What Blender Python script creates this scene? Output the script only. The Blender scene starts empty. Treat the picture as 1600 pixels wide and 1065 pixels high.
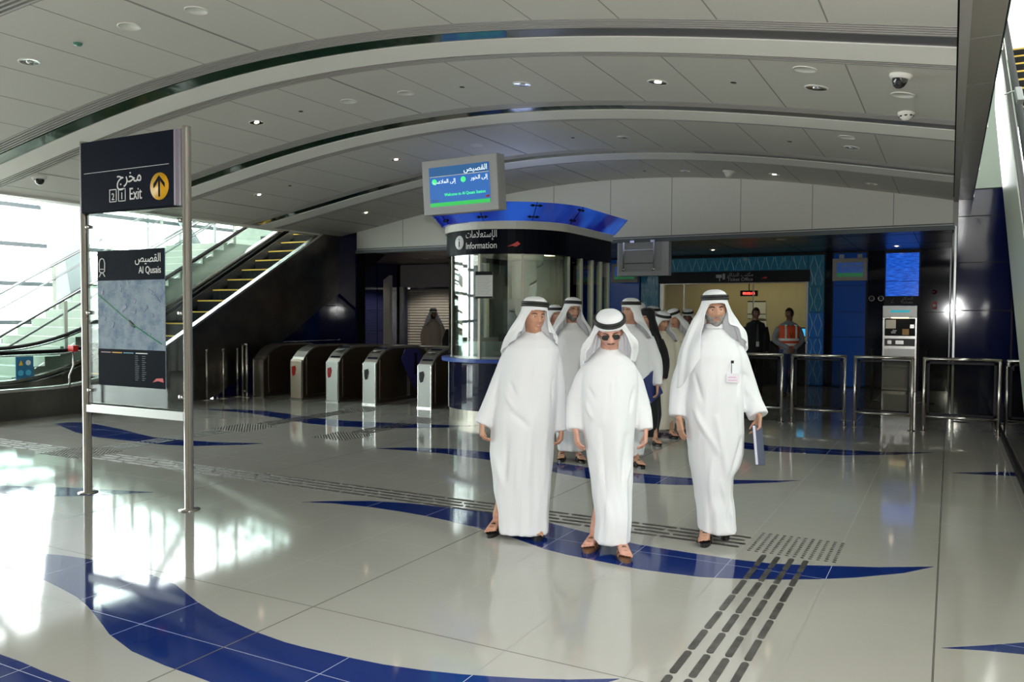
import bpy, bmesh, math, random
from mathutils import Vector, Matrix, noise
from mathutils.bvhtree import BVHTree
random.seed(7)
S = bpy.context.scene
COL = S.collection
R = math.radians
PI = math.pi

# ---------------------------------------------------------------- camera
HC = 1.62
cd = bpy.data.cameras.new('camera'); cam = bpy.data.objects.new('camera', cd); COL.objects.link(cam)
cd.sensor_width = 36.0; cd.lens = 1270.5 / 1600 * 36.0; cd.clip_start = 0.05; cd.clip_end = 300
_y, _p, _r = R(28.33), R(1.85), R(.275)
FW = Vector((-math.sin(_y)*math.cos(_p), math.cos(_y)*math.cos(_p), -math.sin(_p)))
RT = Vector((math.cos(_y), math.sin(_y), 0)); UP = RT.cross(FW)
RT, UP = RT*math.cos(_r)+UP*math.sin(_r), UP*math.cos(_r)-RT*math.sin(_r)
cam.matrix_world = Matrix(((RT.x, UP.x, -FW.x, 0), (RT.y, UP.y, -FW.y, 0), (RT.z, UP.z, -FW.z, HC), (0, 0, 0, 1)))
S.camera = cam
# ---------------------------------------------------------------- view, world
S.view_settings.view_transform = 'Standard'; S.view_settings.look = 'None'
S.view_settings.gamma = 1.0; S.view_settings.use_curve_mapping = False
S.view_settings.exposure = 0.68
S.cycles.max_bounces = 8; S.cycles.diffuse_bounces = 4; S.cycles.glossy_bounces = 4
S.cycles.transmission_bounces = 6; S.cycles.transparent_max_bounces = 24
S.cycles.caustics_reflective = False; S.cycles.caustics_refractive = False
S.cycles.sample_clamp_indirect = 6.0
S.cycles.use_denoising = True
W = bpy.data.worlds.new('daylight'); S.world = W; W.use_nodes = True
_bg = W.node_tree.nodes['Background']; _bg.inputs[0].default_value = (.96, .98, 1.0, 1); _bg.inputs[1].default_value = 7.2

def light(name, kind, loc, energy, color=(1, 1, 1), size=.2, size_y=None, target=None, spot=None, rot=None, spread=None):
    l = bpy.data.lights.new(name, kind); l.energy = energy; l.color = color
    if kind == 'AREA':
        l.size = size
        if size_y: l.shape = 'RECTANGLE'; l.size_y = size_y
        if spread: l.spread = R(spread)
    elif kind == 'SPOT':
        l.shadow_soft_size = size; l.spot_size = R(spot or 70); l.spot_blend = .35
    elif kind == 'POINT': l.shadow_soft_size = size
    o = bpy.data.objects.new(name, l); COL.objects.link(o); o.location = loc
    if target is not None:
        o.rotation_euler = (Vector(target)-Vector(loc)).to_track_quat('-Z', 'Y').to_euler()
    if rot: o.rotation_euler = rot
    return o
# daylight: sky portals at the side glazing and the upper right glazing
def portal(name, loc, sx, sy, rot):
    o = light(name, 'AREA', loc, 1, (1, 1, 1), sx, sy, rot=rot); o.data.cycles.is_portal = True; return o
portal('side_glazing_portal', (-17.9, 8.1, 3.8), 7.6, 28.4, (0, R(-90), 0))
portal('right_glazing_portal', (3.1, 8.1, 6.2), 2.8, 28.4, (0, R(90), 0))
# the flash on the photographer's camera
light('camera_flash', 'SPOT', (.05, -.03, 1.86), 435, (1, .995, .985), .035, target=(-4.6, 8.6, 2.0), spot=118)

# ---------------------------------------------------------------- pixel helpers (photo is 1600 x 1065)
def ray(u, v): return FW*1270.5 + RT*(u-800) + UP*(532.5-v)
CAMP = Vector((0, 0, HC))
def onz(u, v, z=0): r = ray(u, v); return CAMP + r*((z-HC)/r.z)
def ony(u, v, y): r = ray(u, v); return CAMP + r*(y/r.y)
def onx(u, v, x): r = ray(u, v); return CAMP + r*(x/r.x)

# ---------------------------------------------------------------- materials
MATS = {}
def mat(name, col=(.5, .5, .5), rough=.5, metal=0., spec=.5, emit=None, es=0., alpha=None, coat=0.):
    if name in MATS: return MATS[name]
    m = bpy.data.materials.new(name); m.use_nodes = True; MATS[name] = m
    b = m.node_tree.nodes['Principled BSDF']
    b.inputs['Base Color'].default_value = (*col, 1); b.inputs['Roughness'].default_value = rough
    b.inputs['Metallic'].default_value = metal; b.inputs['Specular IOR Level'].default_value = spec
    b.inputs['Coat Weight'].default_value = coat; b.inputs['Coat Roughness'].default_value = .03
    if emit: b.inputs['Emission Color'].default_value = (*emit, 1); b.inputs['Emission Strength'].default_value = es
    return m
class NT:
    def __init__(s, m): s.t = m.node_tree; s.N = s.t.nodes; s.L = s.t.links; s.b = s.N['Principled BSDF']
    def n(s, k, **kw):
        x = s.N.new(k)
        for a, v in kw.items(): setattr(x, a, v)
        return x
    def l(s, a, b): s.L.new(a, b)
    def val(s, op, a, b=None, c=None):
        x = s.N.new('ShaderNodeMath'); x.operation = op
        for i, q in enumerate((a, b, c)):
            if q is None: continue
            if isinstance(q, (int, float)): x.inputs[i].default_value = q
            else: s.L.new(q, x.inputs[i])
        return x.outputs[0]
    def obj(s): return s.n('ShaderNodeTexCoord').outputs['Object']
    def sep(s, v): x = s.n('ShaderNodeSeparateXYZ'); s.l(v, x.inputs[0]); return x.outputs
    def noise(s, scale, detail=3, stretch=None, rough=.5):
        x = s.n('ShaderNodeTexNoise'); x.inputs['Scale'].default_value = scale; x.inputs['Detail'].default_value = detail; x.inputs['Roughness'].default_value = rough
        mp = s.n('ShaderNodeMapping'); s.l(s.obj(), mp.inputs[0]); s.l(mp.outputs[0], x.inputs['Vector'])
        if stretch: mp.inputs['Scale'].default_value = stretch
        return x.outputs['Fac']
    def ramp(s, f, stops):
        x = s.n('ShaderNodeValToRGB'); s.l(f, x.inputs[0]); e = x.color_ramp.elements
        while len(e) > len(stops): e.remove(e[-1])
        while len(e) < len(stops): e.new(.5)
        for q, (p, c) in zip(e, stops): q.position = p; q.color = (*c, 1) if len(c) == 3 else c
        return x.outputs[0]
    def mix(s, f, a, b):
        x = s.n('ShaderNodeMix'); x.data_type = 'RGBA'; s.l(f, x.inputs[0]) if not isinstance(f, (int, float)) else setattr(x.inputs[0], 'default_value', f)
        for i, q in ((6, a), (7, b)):
            if isinstance(q, tuple): x.inputs[i].default_value = (*q, 1)
            else: s.l(q, x.inputs[i])
        return x.outputs[2]
    def bump(s, h, strength=.3, dist=.01):
        x = s.n('ShaderNodeBump'); x.inputs['Strength'].default_value = strength; x.inputs['Distance'].default_value = dist
        s.l(h, x.inputs['Height']); s.l(x.outputs[0], s.b.inputs['Normal'])
    def grid(s, c, x0, w, lw):      # 1 on a joint line
        f = s.val('FRACT', s.val('DIVIDE', s.val('SUBTRACT', c, x0), w))
        f = s.val('MINIMUM', f, s.val('SUBTRACT', 1, f))
        return s.val('LESS_THAN', f, lw/2/w)
def noisy(m, a, b, scale=6, stretch=None, bump=0., detail=3):
    t = NT(m); f = t.noise(scale, detail, stretch); c = t.ramp(f, [(.3, a), (.7, b)]); t.l(c, t.b.inputs['Base Color'])
    if bump: t.bump(f, bump)
    return m
def floor_mat(name, a, b, grout, rough):
    m = mat(name, a, rough); t = NT(m); o = t.sep(t.obj())
    g = t.val('MAXIMUM', t.grid(o[0], -.04, .607, .0035), t.grid(o[1], 3.4, .63, .0035))
    # heavier movement joints
    hv = t.val('MAXIMUM', t.grid(o[0], -.04, 3.035, .009), t.grid(o[1], 3.4, 6.3, .007))
    base = t.ramp(t.noise(.9, 4), [(.3, a), (.7, b)])
    c = t.mix(g, base, grout); c = t.mix(hv, c, (.11, .10, .09)); t.l(c, t.b.inputs['Base Color'])
    t.l(t.val('ADD', t.val('MULTIPLY', t.noise(1.7, 3), .05), t.val('ADD', rough-.025, t.val('MULTIPLY', g, .4))), t.b.inputs['Roughness'])
    return m
M_floor = floor_mat('polished_tile', (.355, .342, .31), (.385, .37, .335), (.25, .235, .22), .07)
M_blue = floor_mat('blue_inlay_tile', (.006, .020, .125), (.008, .025, .145), (.42, .45, .55), .06)
M_blue.node_tree.nodes['Principled BSDF'].inputs['Specular IOR Level'].default_value = .3
M_ceil = mat('ceiling_panel', (.68, .655, .60), .6)
_t = NT(M_ceil); _o = _t.sep(_t.obj())
_v = _t.n('ShaderNodeTexVoronoi'); _v.inputs['Scale'].default_value = 90; _t.l(_t.obj(), _v.inputs[0]); _t.bump(_v.outputs[0], .12, .003)
M_ceilband = mat('ceiling_rib_white', (.86, .84, .78), .45)
M_joint = mat('joint_strip', (.30, .28, .26), .6)
M_darkslot = mat('dark_slot', (.02, .02, .02), .8)
M_grille = mat('grille_metal', (.42, .40, .38), .4)
M_slotgreen = mat('slot_green_glass', (.02, .05, .03), .08)
M_slotgrey = mat('slot_grey_glass', (.13, .13, .135), .3)
M_white = mat('bulkhead_panel', (.80, .78, .71), .5)
M_soff = mat('soffit_panel', (.36, .34, .30), .25)
M_steel = mat('brushed_steel', (.58, .56, .53), .26, 1.)
noisy(M_steel, (.56, .54, .51), (.66, .64, .61), 14, (1, 1, .05))
M_post = mat('satin_post_steel', (.66, .62, .57), .24, 1.)
M_rail = mat('rail_steel', (.30, .31, .31), .3, .9)
M_dsteel = mat('dark_steel_cladding', (.13, .12, .11), .28, .9)
noisy(M_dsteel, (.10, .092, .085), (.17, .155, .14), 2.2, None)
M_brown = mat('gate_bronze_panel', (.10, .075, .05), .3, .7)
M_gatew = mat('gate_front_white', (.60, .64, .60), .4)
M_black = mat('black_paint', (.006, .006, .007), .4, spec=.2)
M_rubber = mat('handrail_rubber', (.010, .010, .010), .75, spec=.2)
M_navy = mat('navy_wall_panel', (.005, .008, .050), .065, 0., .42)
_t = NT(M_navy); _t.bump(_t.noise(1.3, 2), .06, .05)
M_navyd = mat('dark_wall_panel', (.006, .007, .016), .07, spec=.35)
M_navysign = mat('navy_sign_face', (.005, .007, .018), .6, spec=.05)
M_whitep = mat('white_lettering', (.85, .85, .83), .5, emit=(1, 1, 1), es=.0)
M_yellow = mat('yellow_disc', (.90, .47, .01), .45)
M_red = mat('red_paint', (.62, .02, .015), .4)
M_stair = mat('pale_stair_stone', (.36, .40, .34), .6)
M_paint = mat('white_painted_steel', (.40, .43, .45), .5)
M_mull = mat('grey_mullion', (.13, .15, .16), .5)
M_lampglow = mat('lamp_glow', (1, .9, .7), .5, emit=(1, .80, .5), es=7)
M_lampcool = mat('lamp_off_glass', (.75, .78, .8), .15, .6)
M_reflector = mat('lamp_reflector', (.8, .8, .78), .12, 1.)
M_tv = mat('display_housing', (.46, .46, .47), .45)
M_cream = mat('cream_metal', (.62, .60, .50), .4)
M_treadd = mat('escalator_step_dark', (.008, .008, .008), .7, 0., .2)
M_yline = mat('yellow_step_edge', (.62, .40, .06), .5)
def glassy(name, tint=(.85, .95, .92), amount=.12, rough=.0, power=1.):
    """thin pane: mostly transparent, Fresnel mirror on top"""
    m = bpy.data.materials.new(name); m.use_nodes = True; t = m.node_tree; N = t.nodes; N.clear()
    out = N.new('ShaderNodeOutputMaterial'); tr = N.new('ShaderNodeBsdfTransparent'); tr.inputs[0].default_value = (*tint, 1)
    gl = N.new('ShaderNodeBsdfGlossy'); gl.inputs['Roughness'].default_value = rough
    fr = N.new('ShaderNodeLayerWeight'); fr.inputs['Blend'].default_value = .12
    mu = N.new('ShaderNodeMath'); mu.operation = 'MULTIPLY_ADD'; mu.inputs[1].default_value = power; mu.inputs[2].default_value = amount*.3
    t.links.new(fr.outputs['Fresnel'], mu.inputs[0])
    mi = N.new('ShaderNodeMixShader'); t.links.new(mu.outputs[0], mi.inputs[0]); t.links.new(tr.outputs[0], mi.inputs[1]); t.links.new(gl.outputs[0], mi.inputs[2])
    t.links.new(mi.outputs[0], out.inputs[0]); MATS[name] = m; return m
M_glass = glassy('clear_glass', (.93, .97, .95), .06)
M_glassg = glassy('green_balustrade_glass', (.93, .97, .955), .06)
M_glassk = glassy('kiosk_glass', (.80, .86, .84), .5, 0., 1.2)
M_glassdark = glassy('smoked_glass', (.62, .62, .58), .04)

# ---------------------------------------------------------------- mesh builders
class MB:
    """collects shapes into one mesh"""
    def __init__(s): s.v = []; s.f = []; s.m = []; s.sm = []; s.mats = []
    def mi(s, m):
        if m is None: return 0
        if m not in s.mats: s.mats.append(m)
        return s.mats.index(m)
    def add(s, vs, fs, m=None, smooth=False):
        o = len(s.v); s.v += [tuple(p) for p in vs]; k = s.mi(m)
        for f in fs: s.f.append(tuple(i+o for i in f)); s.m.append(k); s.sm.append(smooth)
    def box(s, x0, x1, y0, y1, z0, z1, m=None, M=None):
        vs = [(x, y, z) for z in (z0, z1) for y in (y0, y1) for x in (x0, x1)]
        if M is not None: vs = [M @ Vector(p) for p in vs]
        s.add(vs, [(0, 2, 3, 1), (4, 5, 7, 6), (0, 1, 5, 4), (2, 6, 7, 3), (0, 4, 6, 2), (1, 3, 7, 5)], m)
    def prism(s, pts, ax, a, b, m=None):
        """pts: outline in the two other axes, extruded along ax"""
        def P(p, t): q = list(p); q.insert(ax, t); return tuple(q)
        n = len(pts); vs = [P(p, a) for p in pts]+[P(p, b) for p in pts]
        s.add(vs, [tuple(range(n))[::-1], tuple(range(n, 2*n))]+[(i, (i+1) % n, n+(i+1) % n, n+i) for i in range(n)], m)
    def tube(s, path, r, n=10, m=None, closed=False, caps=True, ell=None):
        path = [Vector(p) for p in path]; K = len(path); rs = r if isinstance(r, (list, tuple)) else [r]*K
        vs = []; prev = None
        for i, p in enumerate(path):
            if closed: t = path[(i+1) % K]-path[i-1]
            else: t = (path[min(i+1, K-1)]-path[max(i-1, 0)])
            t = t.normalized() if t.length > 1e-9 else Vector((0, 0, 1))
            if prev is None:
                a = Vector((0, 0, 1)) if abs(t.z) < .9 else Vector((1, 0, 0))
                u = (a - t*a.dot(t)).normalized()
            else: u = (prev - t*prev.dot(t)).normalized()
            prev = u; w = t.cross(u)
            e = ell or (1, 1)
            for k in range(n):
                q = 2*PI*k/n; vs.append(p+u*(math.cos(q)*rs[i]*e[0])+w*(math.sin(q)*rs[i]*e[1]))
        fs = []
        for i in range(K if closed else K-1):
            j = (i+1) % K
            for k in range(n): fs.append((i*n+k, i*n+(k+1) % n, j*n+(k+1) % n, j*n+k))
        if caps and not closed: fs += [tuple(range(n))[::-1], tuple(range((K-1)*n, K*n))]
        s.add(vs, fs, m, True)
    def lathe(s, prof, c=(0, 0, 0), n=24, m=None, a0=0, a1=2*PI, sx=1, sy=1, smooth=True, M=None):
        full = abs(a1-a0-2*PI) < 1e-6; k = n if full else n+1; vs = []
        for (r, z) in prof:
            for i in range(k):
                a = a0+(a1-a0)*i/n; p = Vector((c[0]+math.cos(a)*r*sx, c[1]+math.sin(a)*r*sy, c[2]+z))
                vs.append(M @ p if M is not None else p)
        fs = []
        for j in range(len(prof)-1):
            for i in range(n):
                i2 = (i+1) % k
                fs.append((j*k+i, j*k+i2, (j+1)*k+i2, (j+1)*k+i))
        s.add(vs, fs, m, smooth)
    def grid(s, P, m=None, smooth=True, closed_u=False, closed_v=False):
        a = len(P); b = len(P[0]); vs = [p for row in P for p in row]; fs = []
        for i in range(a if closed_u else a-1):
            for j in range(b if closed_v else b-1):
                fs.append((i*b+j, i*b+(j+1) % b, ((i+1) % a)*b+(j+1) % b, ((i+1) % a)*b+j))
        s.add(vs, fs, m, smooth)
    def ellipsoid(s, c, r, m=None, n=16, k=10, M=None):
        P = []
        for i in range(k+1):
            t = PI*i/k
            row = []
            for j in range(n):
                a = 2*PI*j/n; p = Vector((r[0]*math.sin(t)*math.cos(a), r[1]*math.sin(t)*math.sin(a), r[2]*math.cos(t)))
                if M is not None: p = M @ p
                row.append(p+Vector(c))
            P.append(row)
        s.grid(P, m, True, closed_v=True)
    def mesh(s, name, m=None):
        me = bpy.data.meshes.new(name); me.from_pydata(s.v, [], s.f)
        ms = [m]+s.mats[1:] if (m and s.mats and s.mats[0] is None) else (s.mats or ([m] if m else []))
        for q in ms: me.materials.append(q)
        if me.materials: me.polygons.foreach_set('material_index', s.m if s.mats else [0]*len(s.f))
        me.polygons.foreach_set('use_smooth', s.sm)
        me.update(); return me
    def build(s, name, m=None, parent=None, fix=True, weld=0., bevel=0.):
        me = s.mesh(name, m)
        if fix or weld:
            bm = bmesh.new(); bm.from_mesh(me)
            bmesh.ops.remove_doubles(bm, verts=bm.verts, dist=weld or 1e-6)
            bmesh.ops.recalc_face_normals(bm, faces=bm.faces); bm.to_mesh(me); bm.free()
        o = bpy.data.objects.new(name, me); COL.objects.link(o)
        if parent: o.parent = parent
        if bevel:
            b = o.modifiers.new('bevel', 'BEVEL'); b.width = bevel; b.segments = 2; b.limit_method = 'ANGLE'; b.angle_limit = R(40)
        return o
def tag(o, label=None, cat=None, group=None, kind=None):
    if label: o['label'] = label
    if cat: o['category'] = cat
    if group: o['group'] = group
    if kind: o['kind'] = kind
    return o
def thing(name, label, cat, loc=(0, 0, 0), rz=0, group=None):
    o = bpy.data.objects.new(name, None); o.empty_display_size = .2; COL.objects.link(o); o.location = loc; o.rotation_euler = (0, 0, rz)
    return tag(o, label, cat, group)
def struct(o): return tag(o, kind='structure')
def children(o): return [c for c in bpy.data.objects if c.parent is o]
def copy_tree(o, parent=None):
    kids = list(o.children)
    c = o.copy(); COL.objects.link(c); c.parent = parent
    for ch in kids: copy_tree(ch, c)
    return c
# ---- Arabic shaping into presentation forms, drawn left to right
AR = {'ا': (0xFE8D, 2), 'إ': (0xFE87, 2), 'أ': (0xFE83, 2), 'ب': (0xFE8F, 4), 'ت': (0xFE95, 4), 'ج': (0xFE9D, 4), 'خ': (0xFEA5, 4), 'ذ': (0xFEAB, 2),
      'ر': (0xFEAD, 2), 'س': (0xFEB1, 4), 'ش': (0xFEB5, 4), 'ص': (0xFEB9, 4), 'ع': (0xFEC9, 4), 'ق': (0xFED5, 4), 'ك': (0xFED9, 4), 'ل': (0xFEDD, 4),
      'م': (0xFEE1, 4), 'ن': (0xFEE5, 4), 'و': (0xFEED, 2), 'ى': (0xFEEF, 2), 'ي': (0xFEF1, 4)}
def arabic(w):
    out = []; i = 0; prev = False
    while i < len(w):
        c = w[i]
        if c not in AR: out.append(c); prev = False; i += 1; continue
        if c == 'ل' and i+1 < len(w) and w[i+1] == 'ا':
            out.append(chr(0xFEFC if prev else 0xFEFB)); prev = False; i += 2; continue
        b, n = AR[c]; nxt = n == 4 and i+1 < len(w) and w[i+1] in AR
        k = (3 if nxt else 1) if prev else (2 if nxt else 0)
        out.append(chr(b+k)); prev = n == 4; i += 1
    return ''.join(out[::-1])
def text(s, size, m, parent, M, align='LEFT', depth=.0015, name='lettering', sx=1.):
    cu = bpy.data.curves.new('t', 'FONT'); cu.body = s; cu.size = size; cu.align_x = align; cu.extrude = depth; cu.resolution_u = 3
    o = bpy.data.objects.new('t', cu); COL.objects.link(o); bpy.context.view_layer.update()
    me = bpy.data.meshes.new_from_object(o.evaluated_get(bpy.context.evaluated_depsgraph_get()))
    bpy.data.objects.remove(o); me.transform(M @ Matrix.Diagonal((sx, 1, 1, 1))); me.materials.clear(); me.materials.append(m)
    q = bpy.data.objects.new(name, me); COL.objects.link(q); q.parent = parent; return q
FY = Matrix(((1, 0, 0, 0), (0, 0, -1, 0), (0, 1, 0, 0), (0, 0, 0, 1)))     # text plane facing -Y
def at(x, y, z): return Matrix.Translation((x, y, z)) @ FY
# ================================================================ SETTING
TRIM = [0]
def trim(mb, m, **k): TRIM[0] += 1; return struct(mb.build('trim_%d' % TRIM[0], m, **k))
b = MB(); b.box(-19, 3.2, -6, 22.5, -.2, 0); struct(b.build('floor', M_floor))
# blue wave inlays (outlines traced on the floor plane)
def inlay(px, ext=()):
    pts = [onz(u, v) for u, v in px]; n = len(pts)
    bm = bmesh.new(); vs = [bm.verts.new((p.x, p.y, .0012)) for p in pts]; f = bm.faces.new(vs)
    if f.normal.z < 0: f.normal_flip()
    r = bmesh.ops.extrude_face_region(bm, geom=[f]); 
    for v in [g for g in r['geom'] if isinstance(g, bmesh.types.BMVert)]: v.co.z = -.01
    bmesh.ops.recalc_face_normals(bm, faces=bm.faces)
    me = bpy.data.meshes.new('trim'); bm.to_mesh(me); bm.free(); me.materials.append(M_blue)
    TRIM[0] += 1; o = bpy.data.objects.new('trim_%d' % TRIM[0], me); COL.objects.link(o); struct(o)
inlay([(471, 784), (520, 782.5), (580, 782.5), (640, 786), (692, 792), (760, 799), (815, 807), (857, 816), (906, 829), (950, 840), (1000, 851), (1075, 863), (1150, 874), (1205, 880), (1262, 883), (1375, 886), (1459, 885),
       (1412, 895), (1337, 902), (1280, 904.5), (1225, 905), (1160, 904), (1094, 901), (1000, 889), (925, 874), (885, 866), (850, 857), (794, 837), (737, 822), (700, 813), (662, 805), (620, 798), (580, 792), (520, 786)])
inlay([(-40, 866), (0, 864), (51, 864), (96, 867), (137, 873), (192, 885), (240, 899), (274, 913), (308, 940), (343, 962), (397, 986), (445, 1003), (475, 1011), (550, 1028), (600, 1038), (662, 1047), (720, 1053), (775, 1057), (830, 1060), (887, 1061.5), (968, 1060),
       (900, 1080), (800, 1096), (700, 1105), (600, 1108), (500, 1103), (420, 1092), (329, 1065), (302, 1055), (257, 1039), (206, 1017), (171, 991), (151, 964), (137, 947), (120, 932), (96, 919), (58, 900), (20, 888), (-30, 876)])
inlay([(-90, 1000), (0, 1022), (34, 1034), (68, 1049), (113, 1066), (220, 1100), (180, 1150), (-60, 1120), (-160, 1060)])
inlay([(580, 700), (640, 699), (700, 700.5), (730, 703), (761, 706), (810, 713), (862, 721), (912, 729), (994, 739), (1050, 744.5), (1088, 747.5), (1144, 749.5), (1218, 750.5), (1252, 750),
       (1218, 753), (1144, 756), (1088, 757.7), (1050, 757), (994, 754), (916, 747), (862, 736.5), (810, 727), (761, 718), (730, 713.5), (690, 708), (640, 703.5)])
inlay([(302, 638.3), (372, 639.7), (416, 642), (459, 647.5), (503, 654), (540, 657), (582, 659), (640, 662), (700, 664), (760, 664), (700, 667.5), (640, 668.5), (590, 668), (525, 665.5), (481, 661.5), (437, 653), (394, 645.5), (350, 641.5)])
inlay([(87, 662), (109, 659.5), (130, 660), (153, 663), (188, 670), (215, 677), (241, 683), (284, 687.5), (350, 691), (411, 692.5), (380, 694.5), (306, 696.5), (254, 694.5), (197, 688), (153, 683), (118, 675)])
inlay([(1471, 1012), (1540, 1008), (1600, 1003.5), (1700, 994), (1700, 1040), (1600, 1022), (1539, 1016)])
inlay([(1487, 738.6), (1559, 737), (1593, 738), (1640, 741), (1640, 752), (1593, 744), (1539, 741.2)])
inlay([(1020, 675), (1072, 678), (1120, 684), (1165, 691), (1200, 696), (1240, 698.5), (1280, 700.5), (1380, 706), (1459, 706.5), (1400, 710), (1320, 711), (1260, 708), (1200, 704.5), (1165, 701), (1120, 695), (1072, 687), (1020, 683)])
inlay([(-60, 757), (0, 758), (51, 760), (120, 762), (180, 765.5), (240, 768.5), (188, 771.5), (137, 774), (80, 775), (51, 774), (0, 770)])
# tactile guidance: steel bars and studs set on the tiles
M_tact = mat('tactile_steel', (.12, .11, .10), .42, .5); noisy(M_tact, (.05, .047, .043), (.15, .14, .13), 9)
def bar(b, x0, y0, x1, y1, w=.034, h=.005):
    d = Vector((x1-x0, y1-y0)); L = d.length; d /= L; n = Vector((-d.y, d.x)); pts = []
    for (cx, cy, s) in ((x1, y1, 1), (x0, y0, -1)):
        for k in range(5):
            a = -PI/2+PI*k/4
            p = Vector((cx, cy))-d*s*w/2+d*s*math.cos(a)*w/2+n*s*math.sin(a)*w/2; pts.append((p.x, p.y))
    b.prism(pts, 2, -.002, h)
def strip_x(x0, x1, yc, rows=4, pitch=.092, seg=.30):
    b = MB()
    for r in range(rows):
        y = yc+(r-(rows-1)/2)*pitch; x = x0+(r % 2)*.07
        while x < x1-.05: bar(b, x, y, min(x+seg-.025, x1), y, .028); x += seg
    trim(b, M_tact)
def strip_y(xc, y0, y1, rows=4, pitch=.09, seg=.30):
    b = MB()
    for r in range(rows):
        x = xc+(r-(rows-1)/2)*pitch; y = y1
        while y > y0+.05: bar(b, x, max(y-seg+.025, y0), x, y); y -= seg
    trim(b, M_tact)
def studs(x0, x1, y0, y1, p=.05, w=.0125):
    b = MB(); nx = round((x1-x0)/p); ny = round((y1-y0)/p)
    for i in range(nx):
        for j in range(ny):
            x = x0+(i+.5)*p; y = y0+(j+.5)*p
            b.lathe([(0, .006), (w*.7, .006), (w, .003), (w, -.002)], (x, y, 0), 7, None)
    trim(b, M_tact, fix=False)
strip_y(-.945, 2.2, 5.62)
studs(-1.22, -.62, 5.66, 6.2)
strip_x(-8.45, -1.25, 5.87); strip_x(-12.3, -9.25, 5.87)
studs(-9.2, -8.5, 5.6, 6.2)
_a, _b = onz(184, 702), onz(359, 674); strip_y(_a.x-.15, 6.25, _b.y)
_c = onz(400, 669); studs(_a.x-.45, _a.x+.2, _b.y+.05, _b.y+.7)
_d = onz(582, 641); strip_y(_a.x-.15, _b.y+.75, 10.6)
studs(_a.x-.45, _a.x+.2, 10.65, 11.25)
_e = onz(535, 681); studs(_e.x-.3, _e.x+.3, _e.y-.3, _e.y+.3); strip_y(_e.x, _e.y+.35, _e.y+1.5); studs(_e.x-.3, _e.x+.3, _e.y+1.55, _e.y+2.15)

# ---- vaulted ceiling
AX = [(-12.4, 3.38), (-11.9, 3.47), (-10, 3.78), (-8.16, 4.06), (-6, 4.19), (-4.1, 4.11), (-3, 3.99), (-1.8, 3.80), (-.8, 3.61), (0, 3.45)]
def arch(x):
    # smooth least-squares quartic through the surveyed points
    return sum(c*((x+6)/6)**i for i, c in enumerate(ARC))
def _fit():
    n = 5; A = [[0.]*n for _ in range(n)]; B = [0.]*n
    for x, z in AX:
        t = (x+6)/6
        for i in range(n):
            B[i] += z*t**i
            for j in range(n): A[i][j] += t**(i+j)
    for i in range(n):
        p = A[i][i]
        for j in range(i+1, n):
            f = A[j][i]/p
            for k in range(i, n): A[j][k] -= f*A[i][k]
            B[j] -= f*B[i]
    X = [0.]*n
    for i in range(n-1, -1, -1): X[i] = (B[i]-sum(A[i][k]*X[k] for k in range(i+1, n)))/A[i][i]
    return X
ARC = _fit()
XS = [-12.4+12.4*i/62 for i in range(63)]
def slab(b, y0, y1, dz0, dz1, m=None, x0=-12.4, x1=0., back=0.):
    """a slice of the vault between y0 and y1, its underside dz0 under/over the arch line, its top dz1"""
    n = max(4, int((x1-x0)/.2)); xs = [x0+(x1-x0)*i/n for i in range(n+1)]
    ring = [[(x, y0, arch(x)+dz0), (x, y1, arch(x)+dz0+back), (x, y1, arch(x)+dz1), (x, y0, arch(x)+dz1)] for x in xs]
    b.grid(ring, m, False, closed_v=True)
    for r in (ring[0], ring[-1]): b.add(r, [(0, 1, 2, 3)], m)
YE = 14.6
ribs = [.75, 3.55, 6.36, 9.15, 12.10]      # front edge of each white rib
cb = MB(); prev = -6; edges = []
for yf in ribs:
    slab(cb, prev, yf-.46, 0, .12); edges.append((prev, yf-.46)); prev = yf+.56
slab(cb, prev, YE, 0, .12); edges.append((prev, YE))
slab(cb, -6, YE, .35, .45)        # slab above the slots
struct(cb.build('ceiling', M_ceil))
gr = MB(); rb = MB(); sl = MB(); sg = MB()
for yf in ribs:
    slab(rb, yf, yf+.27, -.004, .14, back=-.045)  # rib underside tilted to catch more of the flash
    for k in range(5): slab(gr, yf-.455+k*.048, yf-.455+k*.048+.022, -.004, .02)
    for k in range(5): slab(gr, yf+.30+k*.052, yf+.30+k*.052+.024, -.012, .02)
    slab(sl, yf-.46, yf-.21, .025, .06); slab(sl, yf+.27, yf+.56, .025, .06)
    slab(sg, yf-.205, yf-.004, .004, .02, M_slotgreen, -12.4, -3.4); slab(sg, yf-.205, yf-.004, .004, .02, M_slotgrey, -3.4, 0)
trim(rb, M_ceilband); trim(gr, M_grille); trim(sl, M_darkslot); trim(sg, None)
# panel joints
jb = MB()
for y0, y1 in edges:
    x = -.77
    k = 0
    while x > -12.2:
        w = .03 if k in (7, 14) else .010
        slab(jb, y0, y1, -.0015, .01, None, x-w/2, x+w/2); x -= .75; k += 1
trim(jb, M_joint)
# right edge of the vault: dark gap, edge beam, flat soffit and its hanging film
b = MB(); b.box(-.002, .014, -6, YE, 3.5, 3.56); trim(b, M_darkslot)
b = MB(); b.box(.012, .075, -6, YE, 3.42, 3.75); trim(b, M_grille)
b = MB()
y = -6.
while y < YE:
    y1 = min(y+1.22, YE); b.box(.075, .26, y+.004, y1-.004, 3.45, 3.53); y += 1.22
trim(b, M_soff)
b = MB(); b.box(.075, .255, -6, YE, 3.455, 3.52); trim(b, mat('joint_white', (.6, .6, .58), .5))
# left edge of the vault: plain band and fascia above the escalators
b = MB(); b.prism([(-12.62, 3.36), (-12.36, 3.36), (-12.36, 3.44), (-12.55, 4.3), (-12.62, 4.3)], 1, -6, YE+.1); trim(b, M_ceilband)
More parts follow.
